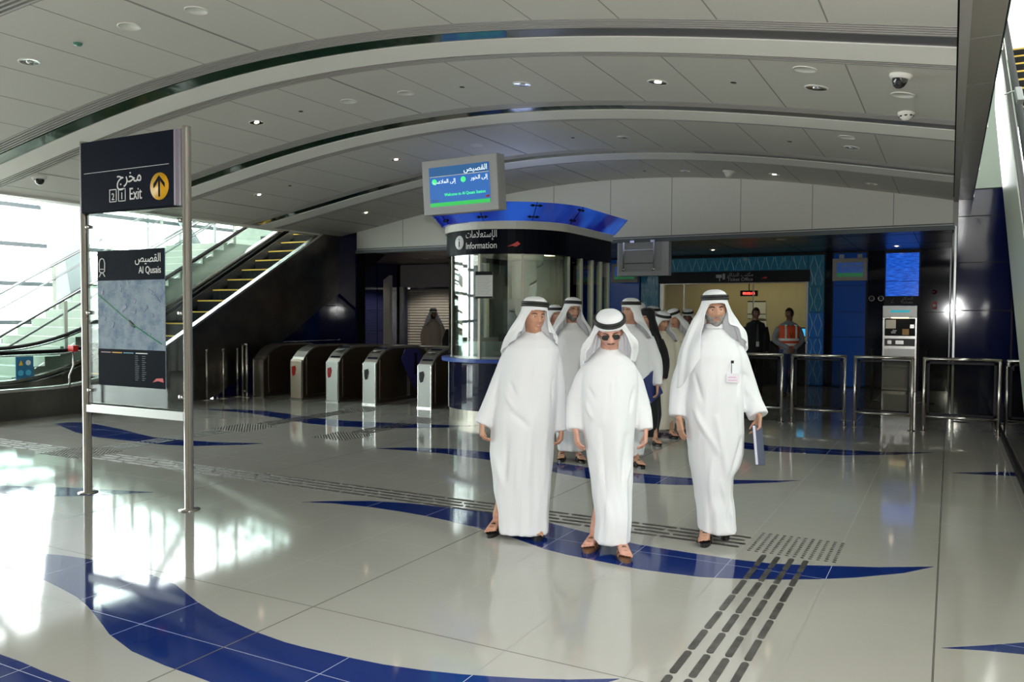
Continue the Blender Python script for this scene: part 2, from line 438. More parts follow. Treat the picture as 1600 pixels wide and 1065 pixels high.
# bulkhead over the concourse opening
b = MB(); xs = [-11.88+(11.88+.02)*i/40 for i in range(41)]
b.grid([[(x, YE, 3.06), (x, YE, arch(x)+.1), (x, YE+.2, arch(x)+.1), (x, YE+.2, 3.06)] for x in xs], None, False, closed_v=True)
struct(b.build('wall_bulkhead', M_white))
b = MB()
for x in (-10.6, -9.35, -8.1, -6.95, -5.75, -4.55, -3.3, -2.1, -.85): b.box(x-.005, x+.005, YE-.003, YE, 3.1, arch(x))
trim(b, M_joint)
b = MB(); b.box(-11.9, .02, YE-.03, YE+.22, 3.02, 3.06); b.box(-11.9, .02, YE-.012, YE, 3.075, 3.095); b.box(-11.9, .02, YE-.04, YE-.01, 2.985, 3.02); trim(b, M_mull)
# wall above the vault edge so the void reads closed
# ---- back concourse
YB = 20.
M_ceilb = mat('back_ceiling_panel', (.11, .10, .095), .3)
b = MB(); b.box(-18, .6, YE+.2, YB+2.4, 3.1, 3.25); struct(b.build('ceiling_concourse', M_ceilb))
b = MB()
for x in [-15+1.2*i for i in range(13)]: b.box(x, x+.008, YE+.2, YB, 3.097, 3.1)
for y in (16.3, 18.2): b.box(-16, 0, y, y+.008, 3.097, 3.1)
trim(b, M_darkslot)
# back wall in panels, with the ticket office opening x -6.46..-2.94, z .0..2.42
def panels(b, x0, x1, zs, y, m, w, gap=.008, th=.04):
    n = max(1, round((x1-x0)/w)); d = (x1-x0)/n
    for i in range(n):
        for a, c in zip(zs, zs[1:]): b.box(x0+i*d+gap/2, x0+(i+1)*d-gap/2, y-th, y, a+gap/2, c-gap/2, m)
b = MB(); b.box(-18, -6.5, YB, YB+.2, 0, 3.1); b.box(-2.9, .6, YB, YB+.2, 0, 3.1); b.box(-6.5, -2.9, YB, YB+.2, 2.45, 3.1); struct(b.build('wall_back', M_black))
ZS = [0, .35, 1.15, 1.72, 2.32, 3.1]
b = MB(); panels(b, -2.56, -2.42, ZS, YB, None, .2); panels(b, -1.66, -1.32, ZS, YB, None, .4); panels(b, -.60, .03, ZS, YB, None, .63); panels(b, -9.9, -7.05, ZS, YB, None, .72); trim(b, M_navyd)
# left pier and panels
b = MB(); b.box(-14.85, -11.88, YE, YE+.3, 0, 3.5); struct(b.build('wall_pier', M_black))
b = MB(); panels(b, -12.43, -11.88, [.0, 1.02, 1.80, 2.72, 3.40], YE, None, .7, .012); trim(b, M_navy)
b = MB()
for y0, y1, z0, z1 in ((12.7, 13.6, 0, 1.02), (13.6, 14.56, 0, 1.02), (13.6, 14.56, 1.03, 1.80), (12.7, 13.6, 1.03, 1.8), (11.0, 12.7, 0, 1.02), (13.6, 14.56, 1.81, 2.72)):
    b.box(-12.46, -12.42, y0+.005, y1-.005, z0, z1)
trim(b, M_navy)
b = MB(); panels(b, -18, -14.7, ZS, YB, None, .8); trim(b, M_navyd)
b = MB()
for y in (15.0, 15.95, 16.9, 17.85, 18.8): 
    for a, c in zip(ZS, ZS[1:]): b.box(-14.6, -14.55, y+.01, y+.93, a+.005, c-.005)
trim(b, M_navy)
b = MB(); b.box(-14.85, -14.6, YE+.3, YB, 0, 3.1); struct(b.build('wall_passage', M_black))
# shutter
b = MB()
b.box(-14.5, -12.3, YB-.16, YB-.02, 2.42, 3.08); trim(b, mat('shutter_lintel', (.30, .30, .32), .5))
b = MB(); z = 0.
while z < 2.4: b.add([(-14.2, YB-.10, z), (-12.3, YB-.10, z), (-12.3, YB-.075, z+.04), (-14.2, YB-.075, z+.04), (-12.3, YB-.10, z+.08), (-14.2, YB-.10, z+.08)], [(0, 1, 2, 3), (3, 2, 4, 5)]); z += .08
tag(b.build('door_1', mat('shutter_slats', (.32, .31, .29), .4), fix=False), kind='structure')
b = MB(); b.box(-14.5, -14.2, YB-.2, YB-.02, 0, 2.42); b.box(-14.2, -12.3, YB-.14, YB-.02, 2.36, 2.42); trim(b, M_steel)
b = MB(); b.box(-12.3, -9.9, YB-.10, YB, 0, 3.1); trim(b, M_navyd)
# right wall: glossy blue panels facing the hall
b = MB(); b.box(.06, 3.2, YE+.05, YE+.25, 0, 3.62); struct(b.build('wall_right', M_black))
b = MB(); panels(b, .065, .82, [0.0, .28, .95, 1.72, 2.47, 3.19, 3.60], YE+.05, None, .8, .014); panels(b, .83, 3.1, [.0, .28, .95, 1.72, 2.47, 3.19, 3.60], YE+.05, None, .75, .014); trim(b, M_navy)
b = MB(); b.box(.03, .06, YE-.02, YE+.25, 0, 3.05); b.box(-.03, .02, YB-.3, YB-.26, 0, 3.1); trim(b, M_rail)
b = MB(); b.box(.0, .075, YE-.01, YE+.28, 3.04, 4.2); trim(b, M_grille)
b = MB(); b.box(.0, .06, YE+.25, YB, 0, 3.1); struct(b.build('wall_side_passage', M_navyd))
# upper storey behind the vault, left void and daylight glazing
b = MB(); b.box(-12.6, .26, YE+.3, YE+.5, 3.62, 8.0); struct(b.build('wall_upper', M_white))
b = MB(); b.box(.06, 3.4, 22.3, 22.5, 0, 8.0); struct(b.build('wall_escalator_end', mat('dull_green_wall', (.16, .19, .16), .6)))  # one even dark grey-green tone
b = MB(); b.box(-19, -12.6, 22.3, 22.5, 0, 8.5); struct(b.build('wall_stair_end', M_paint))
b = MB(); b.box(-19, 3.2, -6.2, -6, 3.6, 8.5); struct(b.build('wall_front_lintel', M_white))
b = MB(); b.box(-19, 3.2, -6.2, -6, 0, 3.6); struct(b.build('wall_front_blocker', mat('dark_blocker_wall', (.10, .10, .095), .6)))  # added unseen dark wall, keeps bright daylight out of the panel reflections
b = MB(); b.box(3.2, 3.4, -6, 22.5, 0, 4.9); struct(b.build('wall_outer_right', mat('cream_wall', (.34, .33, .26), .6)))
b = MB(); b.box(-19, -12.6, -6, 22.5, 7.6, 7.8); struct(b.build('ceiling_stair_void', M_paint))
# side glazing at x=-18
XG = -18.
wn = tag(bpy.data.objects.new('window_1', None), kind='structure'); COL.objects.link(wn)
b = MB()
for z in (.05, 1.4, 2.25, 3.11, 3.96, 4.9, 5.9, 6.9): b.box(XG-.06, XG+.06, -6, 22.3, z-.045, z+.045)
for y in [-5.5+2.15*i for i in range(13)]: b.box(XG-.03, XG+.03, y-.02, y+.02, 0, 7.6)
b.build('window_frame', M_mull, wn)
b = MB(); b.box(XG-.005, XG+.005, -6, 22.3, .1, 7.6); b.build('window_pane', M_glass, wn)
# leaning white columns in front of the glass
for k, y in enumerate((3.2, 11.35, 19.2)):
    b = MB(); P = []
    for i in range(13):
        t = i/12; z = 7.6*t; yy = y+.85*(1-t)**1.5-.3; w = .52-.26*(1-t)*.9; d = .28
        P.append([(XG+.55-d, yy-w, z), (XG+.55+d, yy-w, z), (XG+.55+d, yy+w*.6, z), (XG+.55-d, yy+w*.6, z)])
    b.grid(P, None, False, closed_v=True); b.add(P[-1], [(0, 1, 2, 3)])
    tag(b.build('leaning_column', M_paint), ['tapered white column at the glazing outside the frame of the photo', 'tapered white column leaning before the bright glazing by the stairs', 'tapered white column by the glazing beyond the stairs'][k], 'column', 'tapered columns along the glazing')
b = MB()
for (y0, z0, y1, z1) in ((6, .2, 10.4, 5.6), (13.4, 5.6, 17.5, .5)): b.tube([(XG+.3, y0, z0), (XG+.3, y1, z1)], .11, 10)
trim(b, M_paint)
# outside: paving, pale street structures and a low beige house
b = MB(); b.box(-70, -19, -20, 60, -.3, -.1); struct(b.build('ground_outside', mat('pale_paving', (.75, .74, .70), .8)))  # plain pale paving
b = MB(); b.box(-30, -24, 27.5, 35, -.1, 2.2); b.prism([(27.2, 2.2), (35.3, 2.2), (31.2, 3.4)], 0, -30.2, -23.7)
o = tag(b.build('beige_house', mat('beige_render', (.62, .52, .36), .8)), 'low beige house with pitched roof seen through the glazing', 'building')
# ================================================================ ESCALATORS AND STAIRS
SL = math.tan(R(30))
def escalator(name, label, x0, x1, ys, ye, ybot, depth, clad, dz0=.42, dm=None, ins=.2, dw=.07):
    """balustrades at x0 (hall side) and x1; deck height dz0 until y=ys, then rising 30 degrees"""
    t = thing(name, label, 'escalator', ((x0+x1)/2, ybot, 0)); O = Vector((-(x0+x1)/2, -ybot, 0))
    rr = 1.1
    def prof(h, y):      # smooth knee, 30 degree ramp
        d = y-ys
        if d <= -rr: return h
        if d < rr: return h+SL*(d+rr)**2/(4*rr)
        return h+SL*d
    def deck(y): return prof(dz0, y)
    n = 40; Y = [ybot+(ye-ybot)*i/n for i in range(n+1)]
    T = Matrix.Translation(O)
    def M(b):
        b.v = [tuple(T @ Vector(p)) for p in b.v]; return b
    def under(y): return max(0.0, deck(y)-depth) if y > ys else 0.
    for xx, nm in ((x0, 'near'), (x1, 'far')):
        s = 1 if xx == max(x0, x1) else -1
        b = MB(); b.grid([[(xx-.05, y, under(y)), (xx+.05, y, under(y)), (xx+.05, y, deck(y)), (xx-.05, y, deck(y))] for y in Y], None, False, closed_v=True)
        b.add([(xx-.05, Y[0], 0), (xx+.05, Y[0], 0), (xx+.05, Y[0], dz0), (xx-.05, Y[0], dz0)], [(0, 1, 2, 3)])
        M(b).build('side_cladding', clad, t)
        b = MB(); b.grid([[(xx-dw, y, deck(y)), (xx+dw, y, deck(y)), (xx+dw, y, deck(y)+.045), (xx-dw, y, deck(y)+.045)] for y in Y], None, False, closed_v=True)
        M(b).build('deck_trim', dm or M_steel, t)
        b = MB(); Yg = [y for y in Y if y > ybot+.5]
        b.grid([[(xx-.006, y, deck(y)+.045), (xx+.006, y, deck(y)+.045), (xx+.006, y, prof(.99, y)), (xx-.006, y, prof(.99, y))] for y in Yg], None, False, closed_v=True)
        # rounded newel end
        P = [(0, Yg[0], deck(ybot)+.045)]+[(0, Yg[0]-.30*math.sin(PI*k/10), .715-.275*math.cos(PI*k/10)) for k in range(11)]
        pts = [(p[1], p[2]) for p in P]; b.prism(pts, 0, xx-.006, xx+.006)
        M(b).build('glass_balustrade', M_glassg, t)
        b = MB(); path = [(xx, Yg[0]-.33*math.sin(PI*k/10), .705-.305*math.cos(PI*k/10)) for k in range(11)]+[(xx, y, prof(1.01, y)) for y in Yg]
        b.tube(path, .042, 8, ell=(.75, 1.)); M(b).build('handrail', M_rubber, t)
        b = MB(); b.grid([[(xx-.03, y, prof(.955, y)), (xx+.03, y, prof(.955, y)), (xx+.03, y, prof(.975, y)), (xx-.03, y, prof(.975, y))] for y in Yg], None, False, closed_v=True); M(b).build('handrail_guide', M_steel, t)
    xa, xb = min(x0, x1)+ins, max(x0, x1)-ins
    # inner skirts
    for xx in (xa-.025, xb+.025):
        b = MB(); b.grid([[(xx-.02, y, deck(y)-.3), (xx+.02, y, deck(y)-.3), (xx+.02, y, deck(y)-.02), (xx-.02, y, deck(y)-.02)] for y in Y], None, False, closed_v=True)
        M(b).build('inner_skirt', mat('skirt_dark', (.10, .095, .09), .3, .8), t)
    # steps
    b = MB(); b.box(xa, xb, ybot-.2, ys-.5, -.0, .006); M(b).build('landing_plate', mat('comb_plate', (.35, .34, .33), .35, .9), t)
    y = ys-.3; k = 0
    while y < ye-.4:
        h = prof(0, y+.2)+.10
        s = MB(); s.box(xa, xb, y, y+.40, h-.24, h-.012, M_treadd)
        for q in range(26):
            x = xa+.03+(xb-xa-.06)*q/25; s.box(x-.006, x+.006, y+.03, y+.40, h-.012, h, M_treadd)
        s.box(xa, xb, y-.004, y+.030, h-.025, h+.001, M_yline)
        M(s).build('step', None, t, fix=False)
        y += .40; k += 1
    b = MB(); b.grid([[(xa-.1, y, max(.0, under(y))), (xb+.1, y, max(.0, under(y))), (xb+.1, y, under(y)+.06), (xa-.1, y, under(y)+.06)] for y in Y if y > ys], None, False, closed_v=True)
    M(b).build('underside_pan', M_dsteel, t)
    return t
el = escalator('escalator', 'escalator with glass sides and dark yellow-edged steps rising behind the row of ticket gates', -12.4, -13.95, 8.86, 16.5, 6.2, 1.62, M_dsteel)
M_cladg = mat('pale_green_cladding', (.52, .56, .46), .35)
er = escalator('escalator', 'steep escalator with pale green side panel beside the glossy blue wall', .68, 2.2, 6.2, 17.2, 3.6, 1.36, M_cladg, dm=M_black, ins=.07, dw=.035)
# glass partition under the right escalator
b = MB(); b.box(.64, .655, 6.9, YE, .06, 1.0); 
o = thing('glass_partition', 'low dark glass partition beneath the escalator by the blue wall', 'partition', (.65, 6.9, 0)); 
b.v = [(x-.65, y-6.9, z) for x, y, z in b.v]; b.build('pane', M_glassdark, o)
b = MB(); b.box(-.03, .03, 0, YE-6.9, 0, .07); b.build('base_rail', M_black, o)
# landing steel plinth corner of left escalator
def emergency_post(x, y, z, name, label):
    t = thing(name, label, 'post', (x, y, z))
    b = MB(); b.tube([(0, 0, 0), (0, 0, .22), (.03, .05, .38), (.03, .05, .62)], .016, 8); b.build('bent_pole', M_steel, t)
    b = MB(); b.box(-.045, .105, .0, .09, .60, .70); b.build('red_box', M_red, t, bevel=.01)
p = onz(107, 606, .47); p = onx(107, 606, -12.36)
emergency_post(-12.33, p.y, .40, 'emergency_stop_post', 'red emergency stop box on a bent steel pole at the escalator landing')
# guidance sticker panel behind the landing
gs = thing('safety_notice', 'blue safety notice with yellow and white pictograms on the glass at the escalator foot', 'notice', (-13.9, 8.1, .45))
b = MB(); b.box(-.008, .008, 0, .3, 0, .42); b.v = [(x+.0, y, z) for x, y, z in b.v]; b.build('notice_plate', mat('notice_blue', (.03, .15, .28), .4), gs)
b = MB(); b.add([(.01, .05, .27), (.01, .12, .27), (.01, .085, .36)], [(0, 1, 2)]); b.build('warning_triangle', M_yellow, gs, fix=False)
b = MB(); b.lathe([(0, 0), (.045, 0), (.045, .002), (0, .002)], (0, 0, 0), 14, smooth=False, M=Matrix.Translation((.009, .21, .31)) @ Matrix.Rotation(PI/2, 4, 'Y')); b.build('round_mark', mat('soft_white', (.7, .7, .68), .5), gs)
b = MB()
for yy in (.08, .21): b.lathe([(0, 0), (.05, 0), (.05, .002), (0, .002)], (0, 0, 0), 14, smooth=False, M=Matrix.Translation((.009, yy, .14)) @ Matrix.Rotation(PI/2, 4, 'Y'))
b.build('round_mark', mat('sky_disc', (.08, .45, .70), .5), gs)

# staircase beyond the escalator
st = thing('staircase', 'pale stone staircase with glass balustrades beyond the escalator', 'stairs', (-15.3, 7.6, 0))
b = MB(); X0, X1 = -1.15, 1.15; pts = []
y = 0.; z = 0.; N1 = 19; rise, run = .1675, .29
P = [(0, 0)]
for i in range(N1):
    z += rise; P.append((y, z)); y += run; P.append((y, z))
y += 1.5; P.append((y, z))
for i in range(10):
    z += rise; P.append((y, z)); y += run; P.append((y, z))
P += [(y, z-.4), (y-10*run, z-10*rise-.4), (y-10*run-1.5, z-10*rise-.4), (.6, 0)]
b.prism(P, 0, X0, X1); b.build('flight', M_stair, st)
b = MB(); yy = 0.; zz = 0
for i in range(N1): zz += rise; b.box(X0, X1, yy-.004, yy+.035, zz-.004, zz+.003); yy += run
b.build('nosing_strips', mat('nosing_white', (.78, .80, .74), .5), st)
ztop = N1*rise; ytop = N1*run
for xx in (1.2, -1.2):
    g = rise/run
    b = MB(); b.prism([(.1, .15), (ytop, ztop+.10), (ytop+1.5, ztop+.10), (ytop+1.5, ztop+1.0), (ytop, ztop+1.0), (.1, 1.05)], 0, xx-.006, xx+.006); b.build('glass_balustrade', M_glassg, st)
    b = MB(); b.tube([(xx, -.45, .98), (xx, -.05, .98), (xx, ytop, ztop+.95), (xx, ytop+1.5, ztop+.95), (xx, ytop+1.5+10*run, ztop+.95+10*rise)], .028, 8); b.build('top_rail', M_rail, st)
    b = MB(); s = -1 if xx > 0 else 1; b.tube([(xx+s*.07, -.3, .72), (xx+s*.07, 0, .72), (xx+s*.07, ytop, ztop+.70), (xx+s*.07, ytop+1.5, ztop+.70)], .02, 8); b.build('hand_rail', M_rail, st)
    for k in range(5):
        yy = .2+k*1.32; zz = yy*g
        b = MB(); b.box(xx-.02, xx+.02, yy-.03, yy+.03, zz, zz+.95); b.tube([(xx, yy, zz+.64), (xx+s*.07, yy, zz+.70)], .012, 6); b.build('baluster_post', M_stair if k else M_steel, st)
# raised gallery railing along the glazing
g2 = thing('gallery_railing', 'steel railing with two rails sloping up in front of the bright glazing', 'railing', (-17.1, 9.6, 0))
for dz, r in ((0, .03), (-.28, .022)):
    b = MB(); z0 = 1.1+dz; b.tube([(0, -.5, z0), (0, 0, z0), (0, 5.6, z0+5.6*SL), (0, 8, z0+5.6*SL)], r, 8); b.build('rail', M_rail, g2)
for k in range(6):
    yy = .1+k*1.1; b = MB(); b.box(-.02, .02, yy-.03, yy+.03, 0, 1.1+yy*SL); b.build('baluster_post', M_paint, g2)

# ================================================================ HANGING FILM / UPPER EDGE GLASS ON THE RIGHT
M_film = glassy('hanging_film', (.50, .56, .53), .3, .12)
t = thing('glass_smoke_screen', 'tall glass sheet rising from the soffit edge above the escalator', 'screen', (.262, 4, 3.46))
b = MB(); b.box(0, .012, 0, 10.4, 0, 2.6); b.build('glass_sheet', M_film, t)
b = MB()
for k in range(5): b.box(-.002, .02, k*2.6-.01, k*2.6+.01, 0, 2.6)
b.build('joint_fin', M_steel, t)
# upper right daylight: window band
b = MB()
for z in (4.95, 6.2, 7.5): b.box(3.2, 3.3, -6, 22.5, z-.05, z+.05)
for y in [-5+2.3*i for i in range(12)]: b.box(3.2, 3.3, y-.03, y+.03, 4.9, 7.6)
w2 = tag(bpy.data.objects.new('window_2', None), kind='structure'); COL.objects.link(w2); b.build('window_frame', M_mull, w2)
b = MB(); b.box(3.24, 3.25, -6, 22.5, 4.9, 7.6); b.build('window_pane', M_glass, w2)
b = MB(); b.box(-12.6, 3.4, YE+.3, 22.5, 7.6, 7.8); b.box(.3, 3.4, -6, YE+.3, 7.6, 7.8); struct(b.build('ceiling_upper', M_white))

# ================================================================ FREE-STANDING EXIT SIGN
sg_ = thing('exit_sign', 'tall freestanding sign on two steel posts with navy EXIT board and glass map panel', 'sign', (-6.15, 4.6, 0))
PXL, PXR = -.665, .655
for x in (PXL, PXR):
    b = MB(); b.lathe([(0, 0), (.085, 0), (.085, .008), (.036, .012), (.036, 3.12), (.034, 3.135), (0, 3.14)], (x, 0, 0), 24); b.build('post', M_post, sg_)
b = MB(); b.box(-.645, .56, -.045, .045, 2.50, 3.115); brd = b.build('sign_board', M_navysign, sg_, bevel=.004)
b = MB(); b.box(.56, .575, -.047, .047, 2.50, 3.115); b.box(.575, .62, -.03, .03, 2.50, 3.115); b.box(-.65, -.645, -.047, .047, 2.5, 3.115); b.build('board_edge', mat('sign_edge', (.40, .36, .42), .35, .3), sg_)
b = MB(); b.box(-.60, .50, -.0475, -.045, 2.838, 2.842); b.build('rule_line', M_whitep, brd)
yf = -.0465
text(arabic('مخرج'), .155, M_whitep, brd, at(.167, yf, 2.725), 'RIGHT', sx=.95)
text('Exit', .145, M_whitep, brd, at(.165, yf, 2.577), 'RIGHT', sx=.72)
for x, s in ((-.139, '1'), (-.256, '2')):
    text(s, .085, M_whitep, brd, at(x+.047, yf, 2.588), 'CENTER', sx=.9)
    b = MB()
    for q in ((x, x+.095, 2.57, 2.577), (x, x+.095, 2.673, 2.68), (x, x+.007, 2.57, 2.68), (x+.088, x+.095, 2.57, 2.68)): b.box(q[0], q[1], yf-.001, yf+.002, q[2], q[3])
    b.build('number_frame', M_whitep, brd)
b = MB(); b.lathe([(0, 0), (.112, 0), (.112, .004), (0, .004)], n=40, M=Matrix.Translation((.385, -.045, 2.665)) @ Matrix.Rotation(PI/2, 4, 'X')); disc = b.build('arrow_disc', M_yellow, brd)
b = MB()
c = (.385, 2.665); yy = -.0525
b.box(c[0]-.009, c[0]+.009, yy, yy+.003, c[1]-.085, c[1]+.075)
for s in (-1, 1): b.prism([(c[0], c[1]+.088), (c[0], c[1]+.058), (c[0]+s*.068, c[1]-.012), (c[0]+s*.068, c[1]+.022)], 1, yy-.0005, yy+.003)
b.build('arrow', M_navysign, disc)
b = MB(); b.box(-.62, .615, -.008, .008, .82, 2.49); b.build('glass_pane', M_glass, sg_)
b = MB(); b.box(-.64, .62, -.025, .025, .735, .80); b.build('lower_rail', mat('rail_grey', (.45, .45, .43), .35, .6), sg_)
for x in (PXL+.06, PXR-.07):
    for z in (2.38, 1.62, .93):
        b = MB(); b.lathe([(0, -.03), (.018, -.03), (.018, .03), (0, .03)], n=12, M=Matrix.Translation((x, 0, z)) @ Matrix.Rotation(PI/2, 4, 'X')); b.tube([(x, 0, z), (x+(-.05 if x < 0 else .05), 0, z)], .009, 6); b.build('glass_clamp', M_steel, sg_)
# map panel mounted on the glass
MX0, MX1, MZ0, MZ1 = -.47, .40, .985, 2.16
M_map = mat('map_print', (.35, .45, .56), .6, spec=.2)
_t = NT(M_map); _n = _t.noise(7, 5, (1, 1, 1), .7)
_v = _t.n('ShaderNodeTexVoronoi'); _v.feature = 'DISTANCE_TO_EDGE'; _v.inputs['Scale'].default_value = 13; _t.l(_t.obj(), _v.inputs[0])
_v2 = _t.n('ShaderNodeTexVoronoi'); _v2.feature = 'DISTANCE_TO_EDGE'; _v2.inputs['Scale'].default_value = 26; _t.l(_t.obj(), _v2.inputs[0])
_c = _t.ramp(_n, [(.35, (.13, .20, .32)), (.5, (.26, .34, .43)), (.62, (.34, .42, .49))])
_c = _t.mix(_t.val('LESS_THAN', _v2.outputs[0], .012), _c, (.32, .39, .45)); _c = _t.mix(_t.val('LESS_THAN', _v.outputs[0], .012), _c, (.38, .45, .50)); _t.l(_c, _t.b.inputs['Base Color'])
b = MB(); b.box(MX0, MX1, -.016, -.009, MZ0, MZ1); mp = b.build('map_poster', M_map, sg_)
M_mapn = mat('map_navy', (.003, .006, .013), .6, spec=.05)
b = MB(); b.box(MX0, MX1, -.018, -.016, 1.90, MZ1); b.build('map_header', M_mapn, mp)
b = MB(); b.box(MX0, MX1, -.018, -.016, MZ0, 1.305); b.build('map_legend', M_mapn, mp)
text(arabic('القصيص'), .10, M_whitep, mp, at(.36, -.0185, 2.05), 'RIGHT', sx=.9)
text('Al Qusais', .085, M_whitep, mp, at(.36, -.0185, 1.955), 'RIGHT', sx=.85)
b = MB()   # train pictogram
cx, cz = -.405, 2.03
rim = [(cx-.035, cz-.05), (cx-.038, cz+.02), (cx-.025, cz+.055), (cx, cz+.065), (cx+.025, cz+.055), (cx+.038, cz+.02), (cx+.035, cz-.05), (cx, cz-.062)]
b.tube([(x, -.019, z) for x, z in rim], .005, 5, closed=True); b.tube([(cx-.012, -.019, cz-.062), (cx-.038, -.019, cz-.095)], .005, 5); b.tube([(cx+.012, -.019, cz-.062), (cx+.038, -.019, cz-.095)], .005, 5); b.tube([(cx-.022, -.019, cz-.03), (cx+.022, -.019, cz-.03)], .004, 5)
b.build('train_pictogram', M_whitep, mp)
b = MB(); b.tube([(MX0+.005, -.018, 1.78), (-.03, -.018, 1.53), (MX1-.04, -.018, 1.36)], .004, 5); b.build('metro_line', mat('line_green', (.02, .33, .10), .4), mp)
b = MB(); b.ellipsoid((0, 0, 0), (.055, .003, .016), M=Matrix.Translation((-.02, -.018, 1.525)) @ Matrix.Rotation(R(35), 4, 'Y')); b.build('station_mark', M_black, mp)
b = MB()
rr = random.Random(3)
for (x, z, w, h, a) in ((-.18, 1.86, .05, .02, 40), (-.16, 1.82, .02, .04, 10), (-.12, 1.66, .08, .035, -35), (.02, 1.72, .03, .04, 30), (.0, 1.63, .07, .03, 8), (.16, 1.66, .06, .025, -40), (.25, 1.60, .02, .03, 0), (.2, 1.44, .05, .025, 10), (-.38, 1.57, .03, .03, 20), (-.27, 1.52, .03, .05, 25), (.22, 1.80, .06, .03, 30), (.31, 1.74, .1, .012, 40), (-.41, 1.8, .03, .04, 0)):
    b = MB(); b.box(-w/2, w/2, -.001, .001, -h/2, h/2, M=Matrix.Translation((x, -.018, z)) @ Matrix.Rotation(R(a), 4, 'Y')); b.build('printed_building', mat('map_dark_blue', (.045, .07, .17), .4), mp)
for i, (x, w, m) in enumerate(((-.43, .13, mat('leg_pink', (.45, .25, .28), .5)), (-.28, .13, M_yellow), (-.13, .13, mat('leg_blue', (.1, .35, .5), .5)), (.03, .15, M_whitep))):
    b = MB(); b.box(x, x+w, -.0195, -.018, 1.272, 1.280); b.build('legend_rule', m, mp)
b = MB()
for k in range(13):
    z = 1.25-k*.017
    for x in (.02, .11): b.box(x, x+rr.uniform(.03, .055), -.0190, -.018, z, z+.003)
b.build('legend_lines', mat('legend_grey', (.25, .28, .32), .5), mp)
b = MB(); b.prism([(.24, 1.035), (.29, 1.07), (.37, 1.075), (.38, 1.04), (.31, 1.05)], 1, -.0195, -.018); b.build('red_mark', M_red, mp)

# ================================================================ HANGING PASSENGER DISPLAY
def seg7(*a): pass
YT = 9.35
c4 = [ony(*q, YT) for q in ((657, 252), (775, 240), (780, 328), (664, 335))]
cw = (c4[1].x-c4[0].x+c4[2].x-c4[3].x)/2; ch = (c4[0].z+c4[1].z-c4[2].z-c4[3].z)/2
ctr = sum(c4, Vector())/4
tv = thing('passenger_display', 'grey hanging display with lit blue screen above the information kiosk', 'display', ctr)
tv.rotation_euler = (R(4), R(-1.0), 0)
tw, th = cw/2, ch/2
b = MB(); b.box(-tw, tw, 0, .22, -th, th); b.build('housing', M_tv, tv, bevel=.012)
M_scr = mat('screen_blue', (.02, .05, .15), .2, emit=(.020, .085, .27), es=1.0)
sw, sh = tw*.845, th*.78
b = MB(); b.box(-tw*.80, tw*.80, -.006, .002, -th*.72, th*.72); scr = b.build('screen', M_scr, tv)
b = MB(); b.box(-tw*.80, tw*.80, -.008, -.006, -th*.72, -th*.58); b.build('green_band', mat('screen_green', (.01, .2, .04), .4, emit=(.02, .30, .05), es=1.), scr)
b = MB(); b.box(-tw*.78, tw*.80, -.008, -.006, th*.36, th*.39); b.build('rule_line', M_whitep, scr)
b = MB(); b.box(-tw*.8, tw*.8, -.0065, -.006, th*.39, th*.72); b.build('screen_header', mat('screen_teal', (.01, .04, .09), .3, emit=(.012, .06, .16), es=1.), scr)
M_scrw = mat('screen_white', (.8, .8, .8), .4, emit=(.7, .8, .85), es=.7)
text(arabic('القصيص'), .10, M_scrw, scr, at(tw*.76, -.009, th*.46), 'RIGHT')
text(arabic('إلى الخور'), .075, M_scrw, scr, at(tw*.76, -.009, th*.15), 'RIGHT')
text(arabic('إلى الملاعب'), .075, M_scrw, scr, at(-tw*.08, -.009, th*.12), 'RIGHT')
M_scrg = mat('screen_lime', (.02, .5, .15), .4, emit=(.05, .65, .15), es=1.)
b = MB()
for x in (tw*.12, -tw*.66): b.lathe([(0, 0), (.038, 0), (.038, .003), (0, .003)], n=16, M=Matrix.Translation((x, -.006, th*.19)) @ Matrix.Rotation(PI/2, 4, 'X'))
b.build('platform_dot', M_scrg, scr)
text('Welcome to Al Qusais Station', .058, M_scrg, scr, at(-tw*.40, -.009, -th*.36), 'LEFT', sx=.9)
text('12:03', .06, mat('screen_dim', (.2, .25, .3), .5), scr, at(-tw*.77, -.009, -th*.56), 'LEFT')
b = MB(); b.prism([(tw*.66, -th*.52), (tw*.74, -th*.44), (tw*.79, -th*.45), (tw*.78, -th*.52)], 1, -.009, -.0065); b.build('red_mark', M_red, scr)
b = MB()
for x in (-.1, .1): b.tube([(x, .2, -th*.55), (x, .78, -th*.62)], .03, 8)
b.build('support_arm', M_steel, tv)

# ================================================================ INFORMATION KIOSK
KX, KY, KR, KL = -6.2, 11.45, 1.0, 1.75
kio = thing('information_kiosk', 'round-ended information kiosk with black fascia, blue glowing canopy and blue counter', 'kiosk', (KX, KY, 0))
def kpath(r, n=28, back=True):
    """plan outline: half circle towards the hall, straight sides going back"""
    pts = [(r*math.cos(PI+PI*i/n), r*math.sin(PI+PI*i/n)) for i in range(n+1)]
    pts = [(-r, KL)]+pts+[(r, KL)]
    return pts
def kwall(b, r0, r1, z0, z1, m=None, i0=None, i1=None, r0b=None, r1b=None):
    """band between z0 and z1; radius r0..r1 at the foot, r0b..r1b at the top"""
    r0b = r0b or r0; r1b = r1b or r1
    A, B, C, D = kpath(r0), kpath(r1), kpath(r1b), kpath(r0b)
    idx = range(len(A))[i0:i1]
    P = [[(A[i][0], A[i][1], z0), (B[i][0], B[i][1], z0), (C[i][0], C[i][1], z1), (D[i][0], D[i][1], z1)] for i in idx]
    b.grid(P, m, False, closed_v=True)
    for r in (P[0], P[-1]): b.add(r, [(0, 1, 2, 3)], m)
M_kbase = mat('kiosk_base_gloss', (.004, .006, .025), .06, coat=.6)
